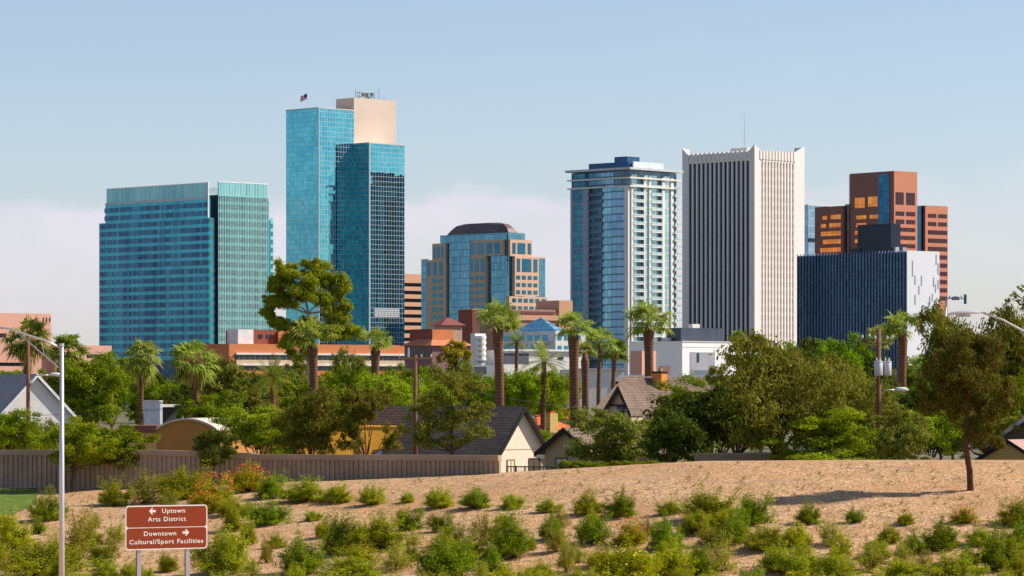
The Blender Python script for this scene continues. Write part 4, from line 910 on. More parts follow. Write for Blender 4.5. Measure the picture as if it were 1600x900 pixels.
special('vase_shrub',[(320,690,0,18,.8),(350,690,0,18,.8),(335,680,.3,22,.7),(312,700,0,14,.8),(360,700,0,14,.8),(335,705,-.3,24,.8),(325,718,0,16,.8),(345,718,0,16,.8),(306,688,0,9,.8),(366,686,0,9,.8)],
  217,335,'dense dark vase-shaped shrub standing against the wall, left of centre',Ldark,bark,15000,.14,.05,([(335,748),(335,738),(334,725)],[.14,.12,.08]),droop=-.6,limb=.05)
special('edge_branch_tree',[(1585,462,0,9,.7),(1598,450,0,9,.7),(1600,470,0,12,.7),(1575,470,0,5,.7),(1620,470,0,25,1.),(1640,520,0,40,1)],
  240,1650,'tree at the right edge with a few leafy twigs high above the lamp arm',Lgreen,bark,4500,.2,.1,([(1650,730),(1650,600),(1640,520),(1625,480)],[.3,.22,.15,.1]),droop=0,limb=.06)
# far-off wood that closes the view under the skyline
lo=[]
for i in range(150):
    px=-700+i*21+random.uniform(-8,8); D=random.uniform(960,1080); p=W(px,HY,D); h=(CH+(HY-random.uniform(585,598))/F*D); lo.append((p.x,p.y,h*.5,4.5,4.,h*.5))
tag(link(bpy.data.objects.new('far_trees',quadmesh('far_trees',crown(lo,60000,sub=7,subr=.5,L=1.1,Wd=.5),Lgreen))),'far-off line of green trees at the foot of the towers','trees',kind='stuff')
# hedge
def hedge(name,x0,x1,yt,D,label,leafm,n):
    a=on(x0,D); b=on(x1,D); e=empty(name,a,0,label,'hedge'); s=D/F; lo=[]
    k=12
    for i in range(k+1):
        q_=a.lerp(b,i/k); q_.z=gz(q_.x,q_.y); h=(CH+(HY-yt)/F*D)-q_.z; lo.append((q_.x-a.x,q_.y-a.y,q_.z-a.z+h*.55,(x1-x0)*s/k*.75,.5,h*.5))
    link(bpy.data.objects.new('foliage',quadmesh('hedge_foliage',crown(lo,n,L=.14,Wd=.07,sub=8,subr=.5),leafm)),e)
    mb=MB(); mb.tube([(0,0,0),(b.x-a.x,b.y-a.y,b.z-a.z+.1)],.06,6); mb.build('stem',bark,e)
hedge('clipped_hedge',880,1105,721,212,'low green hedge along the gravel crest below the mesquite',Lgreen,9000)

# palms
ptrunk=None
m,nt,out=newmat('palm_bark'); v=coord(nt); s_=nt.nodes.new('ShaderNodeSeparateXYZ'); nt.links.new(v,s_.inputs[0])
rg=math_(nt,'FRACT',math_(nt,'MULTIPLY',s_.outputs[2],3.1)); c=mixc(nt,rg,(.11,.045,.022),(.33,.155,.08)); c=mixc(nt,stretch(nt,noise(nt,v,3,4),.35,.7),c,(.14,.07,.04)); bsdf(nt,out,c,.95,bump=rg,bs=.6,bd=.08)
Pbark=m; Lpalm=leafmat('palm_frond',(.17,.25,.018),(.50,.52,.10),.4); Lpalm2=leafmat('palm_frond_dark',(.12,.18,.014),(.36,.39,.06),.4); Ldead=leafmat('dead_frond',(.30,.20,.05),(.55,.40,.13),.25); Lboot=leafmat('boot_frond',(.16,.07,.03),(.30,.14,.06),.1)
def fanpalm(seed,m,nf=44,zmin=-.75,name='fan'):
    r=random.Random(seed); V=[]
    for i in range(nf):
        az=r.uniform(0,6.283); el=math.asin(zmin+(1.-zmin)*((i+.5)/nf)); 
        d=Vector((math.cos(az)*math.cos(el),math.sin(az)*math.cos(el),math.sin(el))); s=d.cross(Vector((0,0,1))); s=s.normalized() if s.length>.1 else Vector((1,0,0)); up=s.cross(d).normalized()
        pl=r.uniform(.42,.62); fr=r.uniform(.42,.58); c=d*pl+Vector((0,0,-.05*pl))
        V.append([Vector((0,0,0))-s*.012,Vector((0,0,0))+s*.012,c+s*.01,c-s*.01])
        K=17
        for k in range(K):
            t=(k/(K-1)-.5)*R(205); fd=(d*math.cos(t)+s*math.sin(t)).normalized(); sd=(s*math.cos(t)-d*math.sin(t)); L=fr*(1-.18*abs(t))*r.uniform(.85,1.2)
            fold=up*(.018 if k%2 else -.018); w=.030
            a=c+fd*L*.55+fold+Vector((0,0,-.04)); tip=c+fd*L+Vector((0,0,-.12-.16*r.random())); 
            V.append([c,a+sd*w,tip+sd*.004,a-sd*w]) if r.random()>.04 else None
    return quadmesh(name,[[tuple(p) for p in q_] for q_ in V],m)
def skirtmesh(seed,m,length=.9):
    r=random.Random(seed); V=[]
    for i in range(150):
        az=r.uniform(0,6.283); d=Vector((math.cos(az),math.sin(az),0)); q0=d*.1+Vector((0,0,r.uniform(-.25,-.02))); out_=r.uniform(.18,.42); L=r.uniform(.4,1.)*length; s=Vector((-d.y,d.x,0))*r.uniform(.02,.045)
        m1=d*out_+Vector((0,0,q0.z-L*.35)); e=d*(out_*.85)+Vector((r.uniform(-.05,.05),r.uniform(-.05,.05),q0.z-L)); V.append([q0,m1+s,e,m1-s])
    return quadmesh('skirt',[[tuple(p) for p in q_] for q_ in V],m)
def featherpalm(seed,m):
    r=random.Random(seed); V=[]
    for i in range(42):
        az=r.uniform(0,6.283); el=math.asin(-.35+1.33*((i+.5)/42)); d=Vector((math.cos(az)*math.cos(el),math.sin(az)*math.cos(el),math.sin(el))); s=d.cross(Vector((0,0,1))); s=s.normalized() if s.length>.1 else Vector((1,0,0))
        prev=Vector((0,0,0))
        for k in range(1,17):
            t=k/16.; c=d*t+Vector((0,0,-.45*t*t*math.cos(el))); ax=(c-prev).normalized(); V.append([prev-s*.008,prev+s*.008,c+s*.006,c-s*.006])
            for sg in (-1,1):
                L=.24*math.sin(math.pi*(.12+.8*t)); e=c+(s*sg*.85+ax*.75+Vector((0,0,-.12))).normalized()*L; V.append([c,c.lerp(e,.5)+ax*.018,e,c.lerp(e,.5)-ax*.018])
            prev=c
    return quadmesh('feather',[[tuple(p) for p in q_] for q_ in V],m)
FAN=[fanpalm(i,Lpalm if i<3 else Lpalm2,zmin=(-.35,-.15,-.75,-.6)[i],nf=(34,32,44,44)[i]) for i in range(4)]; SK=[skirtmesh(1,Ldead),skirtmesh(2,Ldead,1.3)]; BOOT=skirtmesh(3,Lboot,.35); FE=[featherpalm(1,Lpalm2),featherpalm(2,Lpalm)]
def palm(cx,cy,r,D,tw,label,fan=0,skirt=None,boot=False,feather=None,lean=0.,skm=1.,name='fan_palm'):
    P=on(cx+lean,D); C_=W(cx,cy,D)-P; s=D/F; rt=tw*s/2*.8; r*=1.08
    e=empty(name,P,0,label,'palm tree','palms standing among the trees')
    crn=link(bpy.data.objects.new('frond_crown',FAN[fan] if feather is None else FE[feather]),e); crn.location=C_; k=r*s; crn.scale=(k,k,k*1.02); crn.rotation_euler=(random.uniform(-.12,.12),random.uniform(-.12,.12),random.uniform(0,6.28))
    mb=MB(); n=14; pts=[];rd=[]; bow=random.uniform(-.3,.3)
    for i in range(n+1):
        t=i/n; pts.append(Vector((C_.x*(t**1.5)+bow*math.sin(t*3.14),0,C_.z*t-(.3 if i==0 else 0)))); rd.append(rt*(1.15-.2*t+.02*(i%2)))
    if boot: rd[-1]=rt*.5; rd[-2]=rt*1.3; rd[-3]=rt*1.12
    mb.tube(pts,rd,12); mb.build('trunk',Pbark,e,True)
    if skirt is not None:
        o=link(bpy.data.objects.new('dead_frond_skirt',SK[skirt]),e); o.location=C_; o.scale=(k,k,k*skm)
    if boot:
        o=link(bpy.data.objects.new('boot_collar',BOOT),e); o.location=C_+Vector((0,0,-.25)); b=rt*2.7; o.scale=(b,b,k*1.5)
    return e
palm(42,530,44,330,9,'fan palm with dead skirt at the left edge behind the wooden pole',3,0)
palm(107,550,38,335,8,'fan palm with hanging skirt right of the wooden pole on the left',3,0)
palm(222,556,36,380,9,'fan palm with long yellow dead skirt beside the white flat house',2,1,skm=.9)
palm(302,562,42,345,14,'fan palm with dense drooping skirt above the arched roof',2,0)
palm(488,532,44,365,16,'fan palm in front of the tall gum',1,None,True)
palm(587,536,30,400,15,'fan palm at the foot of the mirror tower',1,None,True)
palm(777,505,42,350,17,'tall palm with thick ringed trunk between stepped block and white buildings',1,None,True)
palm(896,512,33,345,18,'thickest and leftmost of the three tall palms before the tudor house',0,None,True,lean=4)
palm(914,552,24,370,13,'shorter palm with swollen collar, middle of the three before the tudor house',1,None,True,lean=0)
palm(938,535,30,400,8,'slender palm right of the swollen collared one',0,None)
palm(960,548,26,410,8,'slim yellowish palm beside the left end of the tudor roof',3,0,skm=.6)
palm(1013,505,43,385,17,'tall palm rising behind the tudor house ridge',0,None,True)
palm(1155,530,20,420,6,'small dark palm left of the foot of the ribbed tower',3)
palm(1188,535,17,430,6,'small palm top before the ribbed tower lit side',3)
palm(1374,530,26,370,8,'palm right behind the pole with grey cans',0)
palm(1411,516,38,360,15,'palm with thick trunk in front of the white slit wall',1,None,True)
palm(1442,575,26,350,8,'low yellowish palm beside the lone gum crown',0,0,skm=.8)
palm(172,562,18,420,5,'tiny palm top above the big spreading tree on the left',3)
palm(152,566,14,430,5,'smallest palm top left of centre of the spreading tree',3)
palm(808,535,22,430,7,'feather palm before the white blue-windowed building',feather=0,name='feather_palm')
palm(850,565,38,400,10,'full feather palm left of the three tall palms',feather=1,name='feather_palm')
palm(425,588,38,330,10,'dark feather palm left of centre below the orange building',feather=0,name='feather_palm')
palm(700,600,22,430,7,'low feather palm behind the sparse brownish tree',feather=1,name='feather_palm')

# shrubs on the slope
Bm=[leafmat('shrub_green',(.10,.165,.006),(.32,.385,.018),.45),leafmat('shrub_yellow_green',(.20,.24,.008),(.50,.49,.03),.5),leafmat('shrub_olive',(.24,.25,.02),(.50,.44,.06),.45),leafmat('shrub_orange_flower',(.20,.22,.008),(.46,.44,.02),.5,c=(.75,.16,.02)),leafmat('shrub_yellow_flower',(.25,.31,.006),(.52,.54,.02),.5,c=(.85,.62,.03))]
flm={3:mat('orange_petal',(.85,.17,.02)),4:mat('yellow_petal',(.85,.60,.03))}
BP={}
for ci in range(5):
    for sd in range(3):
        r=random.Random(ci*10+sd); P_=[];N_=[]; mb=MB(); ns=(95,90,60,85,90)[ci]; ph=r.uniform(0,6.28)
        for i in range(ns):
            a=r.uniform(0,6.28); el=math.asin(min(.99,r.uniform(.05,1.))); ln=r.uniform(.62,1.05)*(1+.22*math.cos(a*2+ph)+.12*math.cos(a*3-ph))*(.85+.25*(i%5==0)); d=Vector((math.cos(a)*math.cos(el),math.sin(a)*math.cos(el),math.sin(el)))
            p1=d*ln*.5*.5+Vector((0,0,.10)); p2=Vector((d.x*ln*.5,d.y*ln*.5,.12+d.z*ln*.88-.10*math.cos(el)))
            if i%3==0: mb.tube([(0,0,-.03),tuple(p1*.8),tuple(p2)],[.011,.007,.002],4)
            for k in range((95,105,62,95,95)[ci]):
                t=r.uniform(.22,1.04); q_=p1.lerp(p2,t); sp=.05*(1.15-t*.5); o_=Vector((r.gauss(0,sp),r.gauss(0,sp),r.gauss(0,sp))); P_.append(tuple(q_+o_)); N_.append(tuple(d*.8+o_*8+Vector((0,0,.35))))
        V=leaves(np.array(P_),np.array(N_),.055,.015,-.5,.7); kz=1/np.percentile(V[:,:,2],99.5); kx=.5/np.percentile(np.abs(V[:,:,0]),98); V=V*np.array([kx,kx,kz])
        o=mb.build('stem_proto',bark); sm=o.data; bpy.data.objects.remove(o)
        for v_ in sm.vertices: v_.co=Vector((v_.co.x*kx,v_.co.y*kx,v_.co.z*kz))
        fmesh=quadmesh('shrub',V,Bm[ci])
        if ci in flm:
            k={3:230,4:80}[ci]; d=unit(rng.normal(0,1,(k,3))); d[:,2]=abs(d[:,2]); P=d*np.array([.47,.47,.5])+np.array([0,0,.45]); fmesh=quadmesh('shrub',np.concatenate([V,leaves(P,d,.042,.036)]),Bm[ci]); fmesh.materials.append(flm[ci]); mi=np.zeros(len(fmesh.polygons),dtype=np.int32); mi[len(V):]=1; fmesh.polygons.foreach_set('material_index',mi)
        BP[(ci,sd)]=(fmesh,sm)
ROWS={'top row':[(178,790,45,42,1),(225,786,70,50,2),(285,780,80,52,1),(262,800,50,40,2),(335,788,70,50,3),(388,768,75,52,3),(425,778,60,40,0),(480,783,70,42,1),(530,784,40,30,1),(582,788,45,36,1),(637,784,22,18,1),(686,793,48,32,1),(741,793,54,38,0),(801,795,38,28,1),(857,800,35,26,1),(917,803,42,38,1),(970,806,58,46,0),(1045,802,30,26,1),(1107,810,66,50,1),(1180,818,70,54,0),(1262,818,46,36,0),(1336,816,34,28,0),(1415,818,28,22,1),(1505,816,40,32,3),(1592,820,50,48,1)],
'second row':[(75,812,60,48,0),(365,803,50,30,1),(412,818,72,40,0),(490,813,28,18,1),(320,800,60,36,3),(432,856,25,30,1),(528,866,72,72,0),(592,858,64,62,1),(640,828,60,42,0),(690,830,50,34,0),(757,850,62,50,2),(800,870,75,78,0),(862,842,46,42,0),(927,848,62,50,0),(985,850,55,42,3),(1040,858,62,62,0),(1090,832,60,42,1),(1142,848,70,48,0),(1198,858,58,46,1),(1245,850,50,36,4),(1300,852,62,48,2),(1390,846,36,32,1),(1428,864,48,38,0),(1470,856,72,54,0),(1530,850,40,30,1),(1592,852,60,46,0)],
'third row':[(18,858,64,60,4),(128,872,80,92,2),(60,898,100,66,1),(262,893,30,32,1),(345,895,90,70,1),(205,905,40,30,1),(474,898,66,62,0),(548,905,80,50,1),(620,890,66,48,2),(700,905,92,74,0),(770,902,60,42,0),(845,900,40,26,1),(885,893,40,62,2),(975,915,104,66,4),(1050,900,70,44,4),(1125,893,66,74,2),(1222,893,70,44,1),(1290,905,84,46,1),(1360,890,55,52,2),(1408,905,60,32,4),(1485,905,84,48,1),(1556,890,70,80,0),(1600,905,64,54,1)],
'bottom row':[(20,932,80,50,1),(110,936,80,48,1),(185,930,50,34,1),(300,940,60,40,1),(420,935,70,44,1),(515,940,84,50,1),(610,938,80,46,2),(690,945,70,50,1),(765,940,80,48,4),(850,934,70,42,1),(925,944,80,50,4),(1010,942,90,52,4),(1090,940,70,42,1),(1160,938,80,46,1),(1250,944,90,54,4),(1340,940,80,46,1),(1425,942,80,44,1),(1500,948,70,48,4),(1575,942,80,50,1)]}
def filler():
    r=random.Random(5); out=[]
    pts=[(x,y) for l_ in ROWS.values() for (x,y,*_ ) in l_]
    for _ in range(260):
        x=r.uniform(-10,1610); y=r.uniform(822,925)
        if 185<x<335 and y<905: continue
        if x>1180 and y<850: continue
        if min(((x-a)/1.2)**2+(y-b)**2*2.2 for a,b in pts)<24**2: continue
        pts.append((x,y)); out.append((x,y,r.uniform(30,56)*(.72+.28*(y-820)/100),r.uniform(26,44),r.choice((0,1,1,2,2,4))))
    return out
ROWS['filler band']=filler(); print('filler',len(ROWS['filler band']))
USED=set()
cname={0:'dark green leafy',1:'yellow-green feathery',2:'thin olive',3:'orange-flowered',4:'yellow-flowered'}
for rn,lst in ROWS.items():
    xs=[a[0] for a in lst]
    for (x,y,w,h,c) in lst:
        P=at(x,min(y,935)) if y<930 else at(x,min(y,948)); s=P.y/F; sd=random.randrange(3); f_,st=BP[(c,sd)]
        size='large' if w>68 else 'small' if w<38 else 'medium'
        lab=f'{size} {cname[c]} shrub, {ordw(i_rank(x,xs))} from left in the {rn} on the gravel' if rn!='filler band' else None
        if rn=='filler band':
            lab=None
            for q_ in sorted([(abs(x-a[0])+2*abs(y-a[1]),a,rr_) for rr_,l_ in ROWS.items() if rr_!='filler band' for a in l_],key=lambda t:t[0])[:4]:
                a=q_[1]; dx,dy=x-a[0],(y-a[1])*2; d_=('right of' if dx>0 else 'left of') if abs(dx)>abs(dy) else ('in front of' if dy>0 else 'behind')
                t_=f'{size} {cname[c]} shrub just {d_} the {ordw(i_rank(a[0],[g[0] for g in ROWS[q_[2]]]))} one in the {q_[2]}'; key=t_.split('just')[1]
                if key not in USED: USED.add(key); lab=t_; break
            if lab is None: continue
        e=empty('desert_shrub',P,random.uniform(0,6.28),lab,'shrub','shrubs planted on the gravel slope')
        k=w*s*BW*random.uniform(.92,1.1); kh=h*s*BH*random.uniform(.92,1.1)
        for nm,me_ in (('foliage',f_),('stem',st)):
            if me_ is None: continue
            o=link(bpy.data.objects.new(nm,me_),e); o.scale=(k,k,kh)
# loose stones and dry litter between the shrubs
k=9000; V=[]
S_=[]
me_v=[];me_f=[]
for i in range(k):
    px=random.uniform(-60,1660); Dc,zc=crest(px); D=random.uniform(150,Dc-1); X=(px-HX)/F*D; z=gz(X,D); r_=random.choice((.03,.035,.04,.05,.07)); n0=len(me_v)
    for a,b,c in ((1,0,0),(0,1,0),(-1,0,0),(0,-1,0),(0,0,1)): me_v.append((X+a*r_*random.uniform(.7,1.2),D+b*r_*random.uniform(.7,1.2),z-.01+c*r_*random.uniform(.5,1.)))
    me_f+=[(n0,n0+1,n0+4),(n0+1,n0+2,n0+4),(n0+2,n0+3,n0+4),(n0+3,n0,n0+4)]
m,nt,out=newmat('stone_surface'); geo=nt.nodes.new('ShaderNodeNewGeometry'); bsdf(nt,out,mixc(nt,geo.outputs['Random Per Island'],(.20,.12,.075),(.66,.48,.36)),.9)
me=bpy.data.meshes.new('gravel'); me.from_pydata(me_v,[],me_f); me.materials.append(m); tag(link(bpy.data.objects.new('gravel',me)),'small tan and brown stones scattered over the slope','gravel',kind='stuff')

# dry weeds and litter on the bare ground
V=[]
for i in range(1500):
    px=random.uniform(-60,1660); Dc,zc=crest(px); D=random.uniform(160,Dc-1)
    if random.random()<.45 and D>Dc-10: continue
    X=(px-HX)/F*D; z=gz(X,D); h=random.choice((.08,.12,.15,.22,.3))
    for k in range(14):
        a=random.uniform(0,6.28); o_=Vector((X,D,z)); t=Vector((math.cos(a)*random.uniform(.2,1.1),math.sin(a)*random.uniform(.2,1.1),random.uniform(.3,1)))*h; w_=Vector((-math.sin(a),math.cos(a),0))*.014; V.append([o_,o_+t*.5+w_,o_+t,o_+t*.5-w_])
me=quadmesh('dry_weeds',[[tuple(p) for p in q_] for q_ in V],leafmat('weed_leaf',(.30,.20,.06),(.36,.38,.05),.3))
tag(link(bpy.data.objects.new('dry_weeds',me)),'sparse dry weeds and litter between the shrubs on the slope','weeds',kind='stuff')
# ------------------------------------------------------------------ poles, lamps, sign
wood=mat('weathered_pole_wood',(.20,.085,.045),.9,scale=2,var=.3); galv=mat('brushed_pole_metal',(.62,.60,.60),.4,.55,var=.08)
def lamp(px,ytop,D,head,label,arm_at=2):
    P=on(px,D); P.z=gz(P.x,P.y); e=empty('street_lamp',P,0,label,'street lamp'); zt=W(px,ytop,D).z-P.z
    MB().tube([(0,0,-.2),(0,0,zt*.5),(0,0,zt)],[.135,.115,.085],16).build('pole',galv,e,True); MB().tube([(0,0,zt-.02),(0,0,zt+.12)],[.1,.1],16).build('pole_cap',galv,e)
    H=W(head[0],head[1],D)-P
    a0=Vector((0,0,zt-.1)); a1=Vector((0,0,zt-1.0)) 
    c=a0.lerp(H,.5)+Vector((0,0,.12)); MB().tube([a0,a0.lerp(c,.5)+Vector((0,0,.06)),c,c.lerp(H,.6)+Vector((0,0,.10)),H],[.045]*5,10).build('arm',galv,e,True)
    e2=a0.lerp(H,.62)+Vector((0,0,.05)); MB().tube([a1,a1.lerp(e2,.5)+Vector((0,0,-.02)),e2],[.035]*3,10).build('arm_brace',galv,e,True)
    t=a0.lerp(H,.3)+Vector((0,0,.06)); b=a1.lerp(e2,.42); MB().tube([t,b],.02,8).build('arm_strut',galv,e)
    # cobra head
    dx=1 if H.x>0 else -1;
    n=14; secs=[(-.1,.05,.04,0),(.15,.09,.07,0),(.45,.17,.12,.0),(.9,.22,.13,-.02),(1.3,.19,.10,-.05),(1.5,.10,.05,-.08)]; vs=[];fs=[]
    for (x,w_,h_,dz) in secs:
        for k in range(n):
            a=2*math.pi*k/n; zz=math.sin(a)*h_; vs.append((H.x+dx*x,H.y+math.cos(a)*w_,H.z+dz+(zz if zz>0 else zz*.35)))
    for i in range(len(secs)-1):
        for k in range(n): a=i*n+k; b=i*n+(k+1)%n; fs.append((a,b,b+n,a+n))
    fs.append(tuple(range(n))); fs.append(tuple((len(secs)-1)*n+k for k in range(n)))
    hh=MB().add(vs,fs).build('lamp_head',mat('lamp_housing',(.66,.67,.68),.35,.3),e,True)
    n=12; ring=[(H.x+dx*(.85+.32*math.cos(2*math.pi*k/n)),H.y+.16*math.sin(2*math.pi*k/n),H.z-.065) for k in range(n)]
    MB().poly_prism(ring,(0,0,-.10)).build('lens',mat('lamp_lens',(.5,.5,.48),.15),hh); return e
lamp(96.5,541,150,(-8,512),'tall metal street lamp post on the left with a double arm leaving the frame')
lamp(1690,566,150,(1536,489),'street lamp whose grey head and arm reach in from the right edge')
def small_lamp(e,base,tip,D,P):
    a=W(*base,D)-P; b=W(*tip,D)-P; c=Vector((lerp(a.x,b.x,.35),a.y,b.z-.02)); MB().tube([a,a.lerp(c,.5)+Vector((0,0,.12)),c,b],[.05,.045,.04,.035],8).build('arm',galv,e,True)
    s=1 if b.x>a.x else -1; MB().tube([b,b+Vector((s*.25,0,.05)),b+Vector((s*.8,0,.03)),b+Vector((s*1.05,0,-.02))],[.05,.15,.17,.05],10).build('lamp_head',mat('white_lamp_head',(.75,.75,.74),.4),e,True)
P=on(44,290); e=empty('utility_pole',P,0,'plain brown wooden pole on the left beside a small white street lamp','utility pole'); zt=W(44,530,290).z
MB().tube([(0,0,-.2),(0,0,zt)],[.20,.14],10).build('pole',wood,e,True)
small_lamp(e,(45,607),(76,586),290,P)
MB().tube([(0,0,zt-.05),(0,0,zt+.08)],[.17,.12],10).build('pole_cap',wood,e)
P=on(649,290); e=empty('utility_pole',P,0,'wooden pole in the middle with a crossarm and insulators','utility pole'); zt=W(649,555,290).z
MB().tube([(0,0,-.2),(0,0,zt)],[.21,.15],10).build('pole',wood,e,True)
MB().box((-1.45,-.2,zt-.32),(1.45,-.08,zt-.18)).build('crossarm',mat('ochre_crossarm',(.45,.24,.07)),e)
for x in (-1.3,-.6,.5,1.3): MB().tube([(x,-.14,zt-.18),(x,-.14,zt-.05),(x,-.14,zt+.07)],[.03,.07,.04],8).build('insulator',mat('porcelain',(.7,.7,.68),.3),e)
MB().tube([(-.55,-.2,zt-.15),(-.55,-.2,zt+.62)],[.10,.07],8).build('fuse_holder',steel,e)
MB().tube([(.25,-.15,zt-.1),(.25,-.15,zt-2.6)],[.035,.035],6).build('conduit',dark,e)
for z in (2.1,2.5): MB().tube([(.28,-.2,zt-z),(.42,-.2,zt-z)],.06,6).build('clamp',steel,e)
P=on(1373,270); e=empty('utility_pole',P,0,'wooden pole on the right carrying two grey transformer cans and a lamp','utility pole'); zt=W(1375,514,270).z
MB().tube([(0,0,-.2),(0,0,zt)],[.24,.16],10).build('pole',wood,e,True)
def P2(px,py): return W(px,py,270)-P
for a,b in (((1347,533),(1373,541)),((1376,541),(1398,531))): 
    MB().tube([P2(*a)+Vector((0,-.2,0)),P2(*b)+Vector((0,-.2,0))],.05,6).build('crossarm',wood,e)
MB().tube([P2(1345,531)+Vector((0,-.2,0)),P2(1372,531)+Vector((0,-.2,0))],.06,6).build('crossarm',wood,e)
for x,y in ((1347,529),(1358,527),(1367,530),(1394,529),(1386,531)):
    p=P2(x,y)+Vector((0,-.2,0)); MB().tube([p,p+Vector((0,0,.12)),p+Vector((0,0,.28))],[.04,.09,.05],8).build('insulator',_mc['porcelain'],e)
can=mat('transformer_paint',(.60,.60,.62),.45,.2,var=.07)
for x,dy in ((1371.5,-.5),(1386,-.1)):
    p=P2(x,587)+Vector((0,dy,0)); h=P2(x,564).z-p.z; r_=.33
    o=MB().tube([p,p+Vector((0,0,.05)),p+Vector((0,0,h-.1)),p+Vector((0,0,h))],[r_*.85,r_,r_,r_*.8],18).build('transformer_can',can,e,True)
    MB().tube([p+Vector((0,0,h-.09)),p+Vector((0,0,h-.03))],[r_+.03,r_+.03],18).build('can_lid',can,o)
    for q_ in (-.14,.14): MB().tube([p+Vector((q_,0,h)),p+Vector((q_,0,h+.12)),p+Vector((q_,0,h+.25))],[.04,.065,.03],8).build('bushing',_mc['porcelain'],o)
small_lamp(e,(1376,622),(1398,609),270,P)
# distant traffic signal on a mast
P=on(1478,640); e=empty('traffic_signal',P,0,'far traffic signal on a mast arm against the sky, right of the navy block','traffic signal'); p0=W(1478,466,640)-P; 
MB().tube([(0,0,0),p0],[.22,.14],8).build('pole',steel,e,True); p1=W(1509,467,640)-P; MB().tube([p0,p1],[.12,.08],8).build('mast_arm',steel,e,True)
a=W(1506,475,640)-P; b=W(1510,460,640)-P; MB().box((a.x,a.y-.3,a.z),(b.x,b.y+.1,b.z)).build('signal_head',mat('signal_green',(.02,.22,.22),.5),e)
a=W(1487,469,640)-P; b=W(1499,463.5,640)-P; MB().box((a.x,a.y-.15,a.z),(b.x,b.y,b.z)).build('street_sign',mat('grey_sign_back',(.3,.31,.33)),e)
for x in (1484,1493,1502): q_=W(x,462,640)-P; MB().tube([q_+Vector((0,0,-.4)),q_],.1,6).build('bracket',dark,e)
# overhead wires
def wire(a,b,sag,label,r=.018):
    a,b=Vector(a),Vector(b); pts=[a.lerp(b,i/16.)-Vector((0,0,sag*4*(i/16.)*(1-i/16.))) for i in range(17)]
    o=MB().tube([p-a for p in pts],r,5).build('power_line',dark); o.location=a; tag(o,label,'power line')
wire(W(-150,648,300),W(649,585,290),1.2,'long thin overhead wire sagging from the middle pole to the left edge')
wire(W(649,588,290),W(1010,640,330),.8,'thin overhead wire running from the middle pole to the tudor house')
wire(W(-120,628,340),W(430,636,345),.6,'thin dark overhead wire crossing behind the arched roof')
# guide sign
D=160; L_=W(196,824,D); cs=R(30)
pw=(323-195)/F*D; wdt=pw/(math.cos(cs)-((323-HX)/F)*math.sin(cs)); ht=(859-789.5)/F*D
Pb=on(196,D); root=empty('guide_sign',(L_.x,D,0),cs,'brown highway guide sign with white lettering on two metal posts','road sign'); zb=W(0,859,D).z; zt=W(0,789.5,D).z
zb=W(0,860,D).z; zt=W(0,790.5,D).z; ht=zt-zb
def rrect(w0,w1,z0,z1,r,y,n=6):
    pts=[]
    for cx_,cz_,a0 in ((w1-r,z0+r,-90),(w1-r,z1-r,0),(w0+r,z1-r,90),(w0+r,z0+r,180)):
        for k in range(n+1): a=R(a0+90*k/n); pts.append((cx_+r*math.cos(a),y,cz_+r*math.sin(a)))
    return pts
sb=mat('sign_brown',(.27,.040,.007),.45,var=.05,scale=.8); sw=mat('sign_white',(.82,.76,.70),.5,var=.03)
MB().poly_prism(rrect(0,wdt,zb,zt,.17,0),(0,.05,0)).build('panel_border',sw,root)
zm=lerp(zb,zt,.5)
MB().poly_prism(rrect(.055,wdt-.055,zm+.02,zt-.055,.12,-.006),(0,.02,0)).build('upper_panel',sb,root); MB().poly_prism(rrect(.055,wdt-.055,zb+.055,zm-.02,.12,-.006),(0,.02,0)).build('lower_panel',sb,root)
def text(s,cx,z,h,wd=None):
    cu=bpy.data.curves.new('t','FONT'); cu.body=s; cu.size=h/.72; cu.align_x='CENTER'; cu.extrude=.004; cu.offset=.005*h/.2; cu.space_character=1.14; cu.space_word=1.15; cu.resolution_u=3
    o=bpy.data.objects.new('t',cu); COL.objects.link(o); bpy.context.view_layer.update()
    me=bpy.data.meshes.new_from_object(o.evaluated_get(bpy.context.evaluated_depsgraph_get())); bpy.data.objects.remove(o); me.materials.clear(); me.materials.append(sw)
    xs_=[v.co.x for v in me.vertices]; k=1 if not wd else wd/(max(xs_)-min(xs_)); c0=(max(xs_)+min(xs_))/2
    for v in me.vertices: v.co=Vector(((v.co.x-c0)*k,-v.co.z,v.co.y))
    q_=bpy.data.objects.new('lettering',me); q_.location=(cx,-.012,z); link(q_,root)
def sx(px): return (px-195)/128.*wdt
def sz(py): return zb+(860-py)/69.5*ht
lh=.205
text('Uptown',sx(269.5),sz(802.5),lh,sx(287.5)-sx(251.5)); text('Arts District',sx(259.2),sz(815.5),lh,sx(289)-sx(229.5)); text('Downtown',sx(248.5),sz(838),lh,sx(274)-sx(223.5)); text('Cultural/Sport Facilities',sx(258.5),sz(850.8),lh,sx(317)-sx(201.5))
def arrow(cx,cz,d):
    s=.17; p=[(-1,0),(-.1,.95),(.25,.95),(-.12,.34),(1,.34),(1,-.34),(-.12,-.34),(.25,-.95),(-.1,-.95)]
    pts=[(cx+q_[0]*s*d,-.012,cz+q_[1]*s*.95) for q_ in p]; MB().poly_prism(pts,(0,.008,0)).build('arrow',sw,root)
arrow(sx(236.5),sz(799.5),1); arrow(sx(289),sz(834),-1)
for px in (217,293):
    x=sx(px); g=gz(root.location.x+x*math.cos(cs),D)-.3
    mb=MB(); mb.box((x-.10,.06,g),(x+.10,.08,zt-.12)); mb.box((x-.10,.18,g),(x+.10,.20,zt-.12)); mb.box((x-.012,.08,g),(x+.012,.18,zt-.12)); mb.build('post',steel,root)

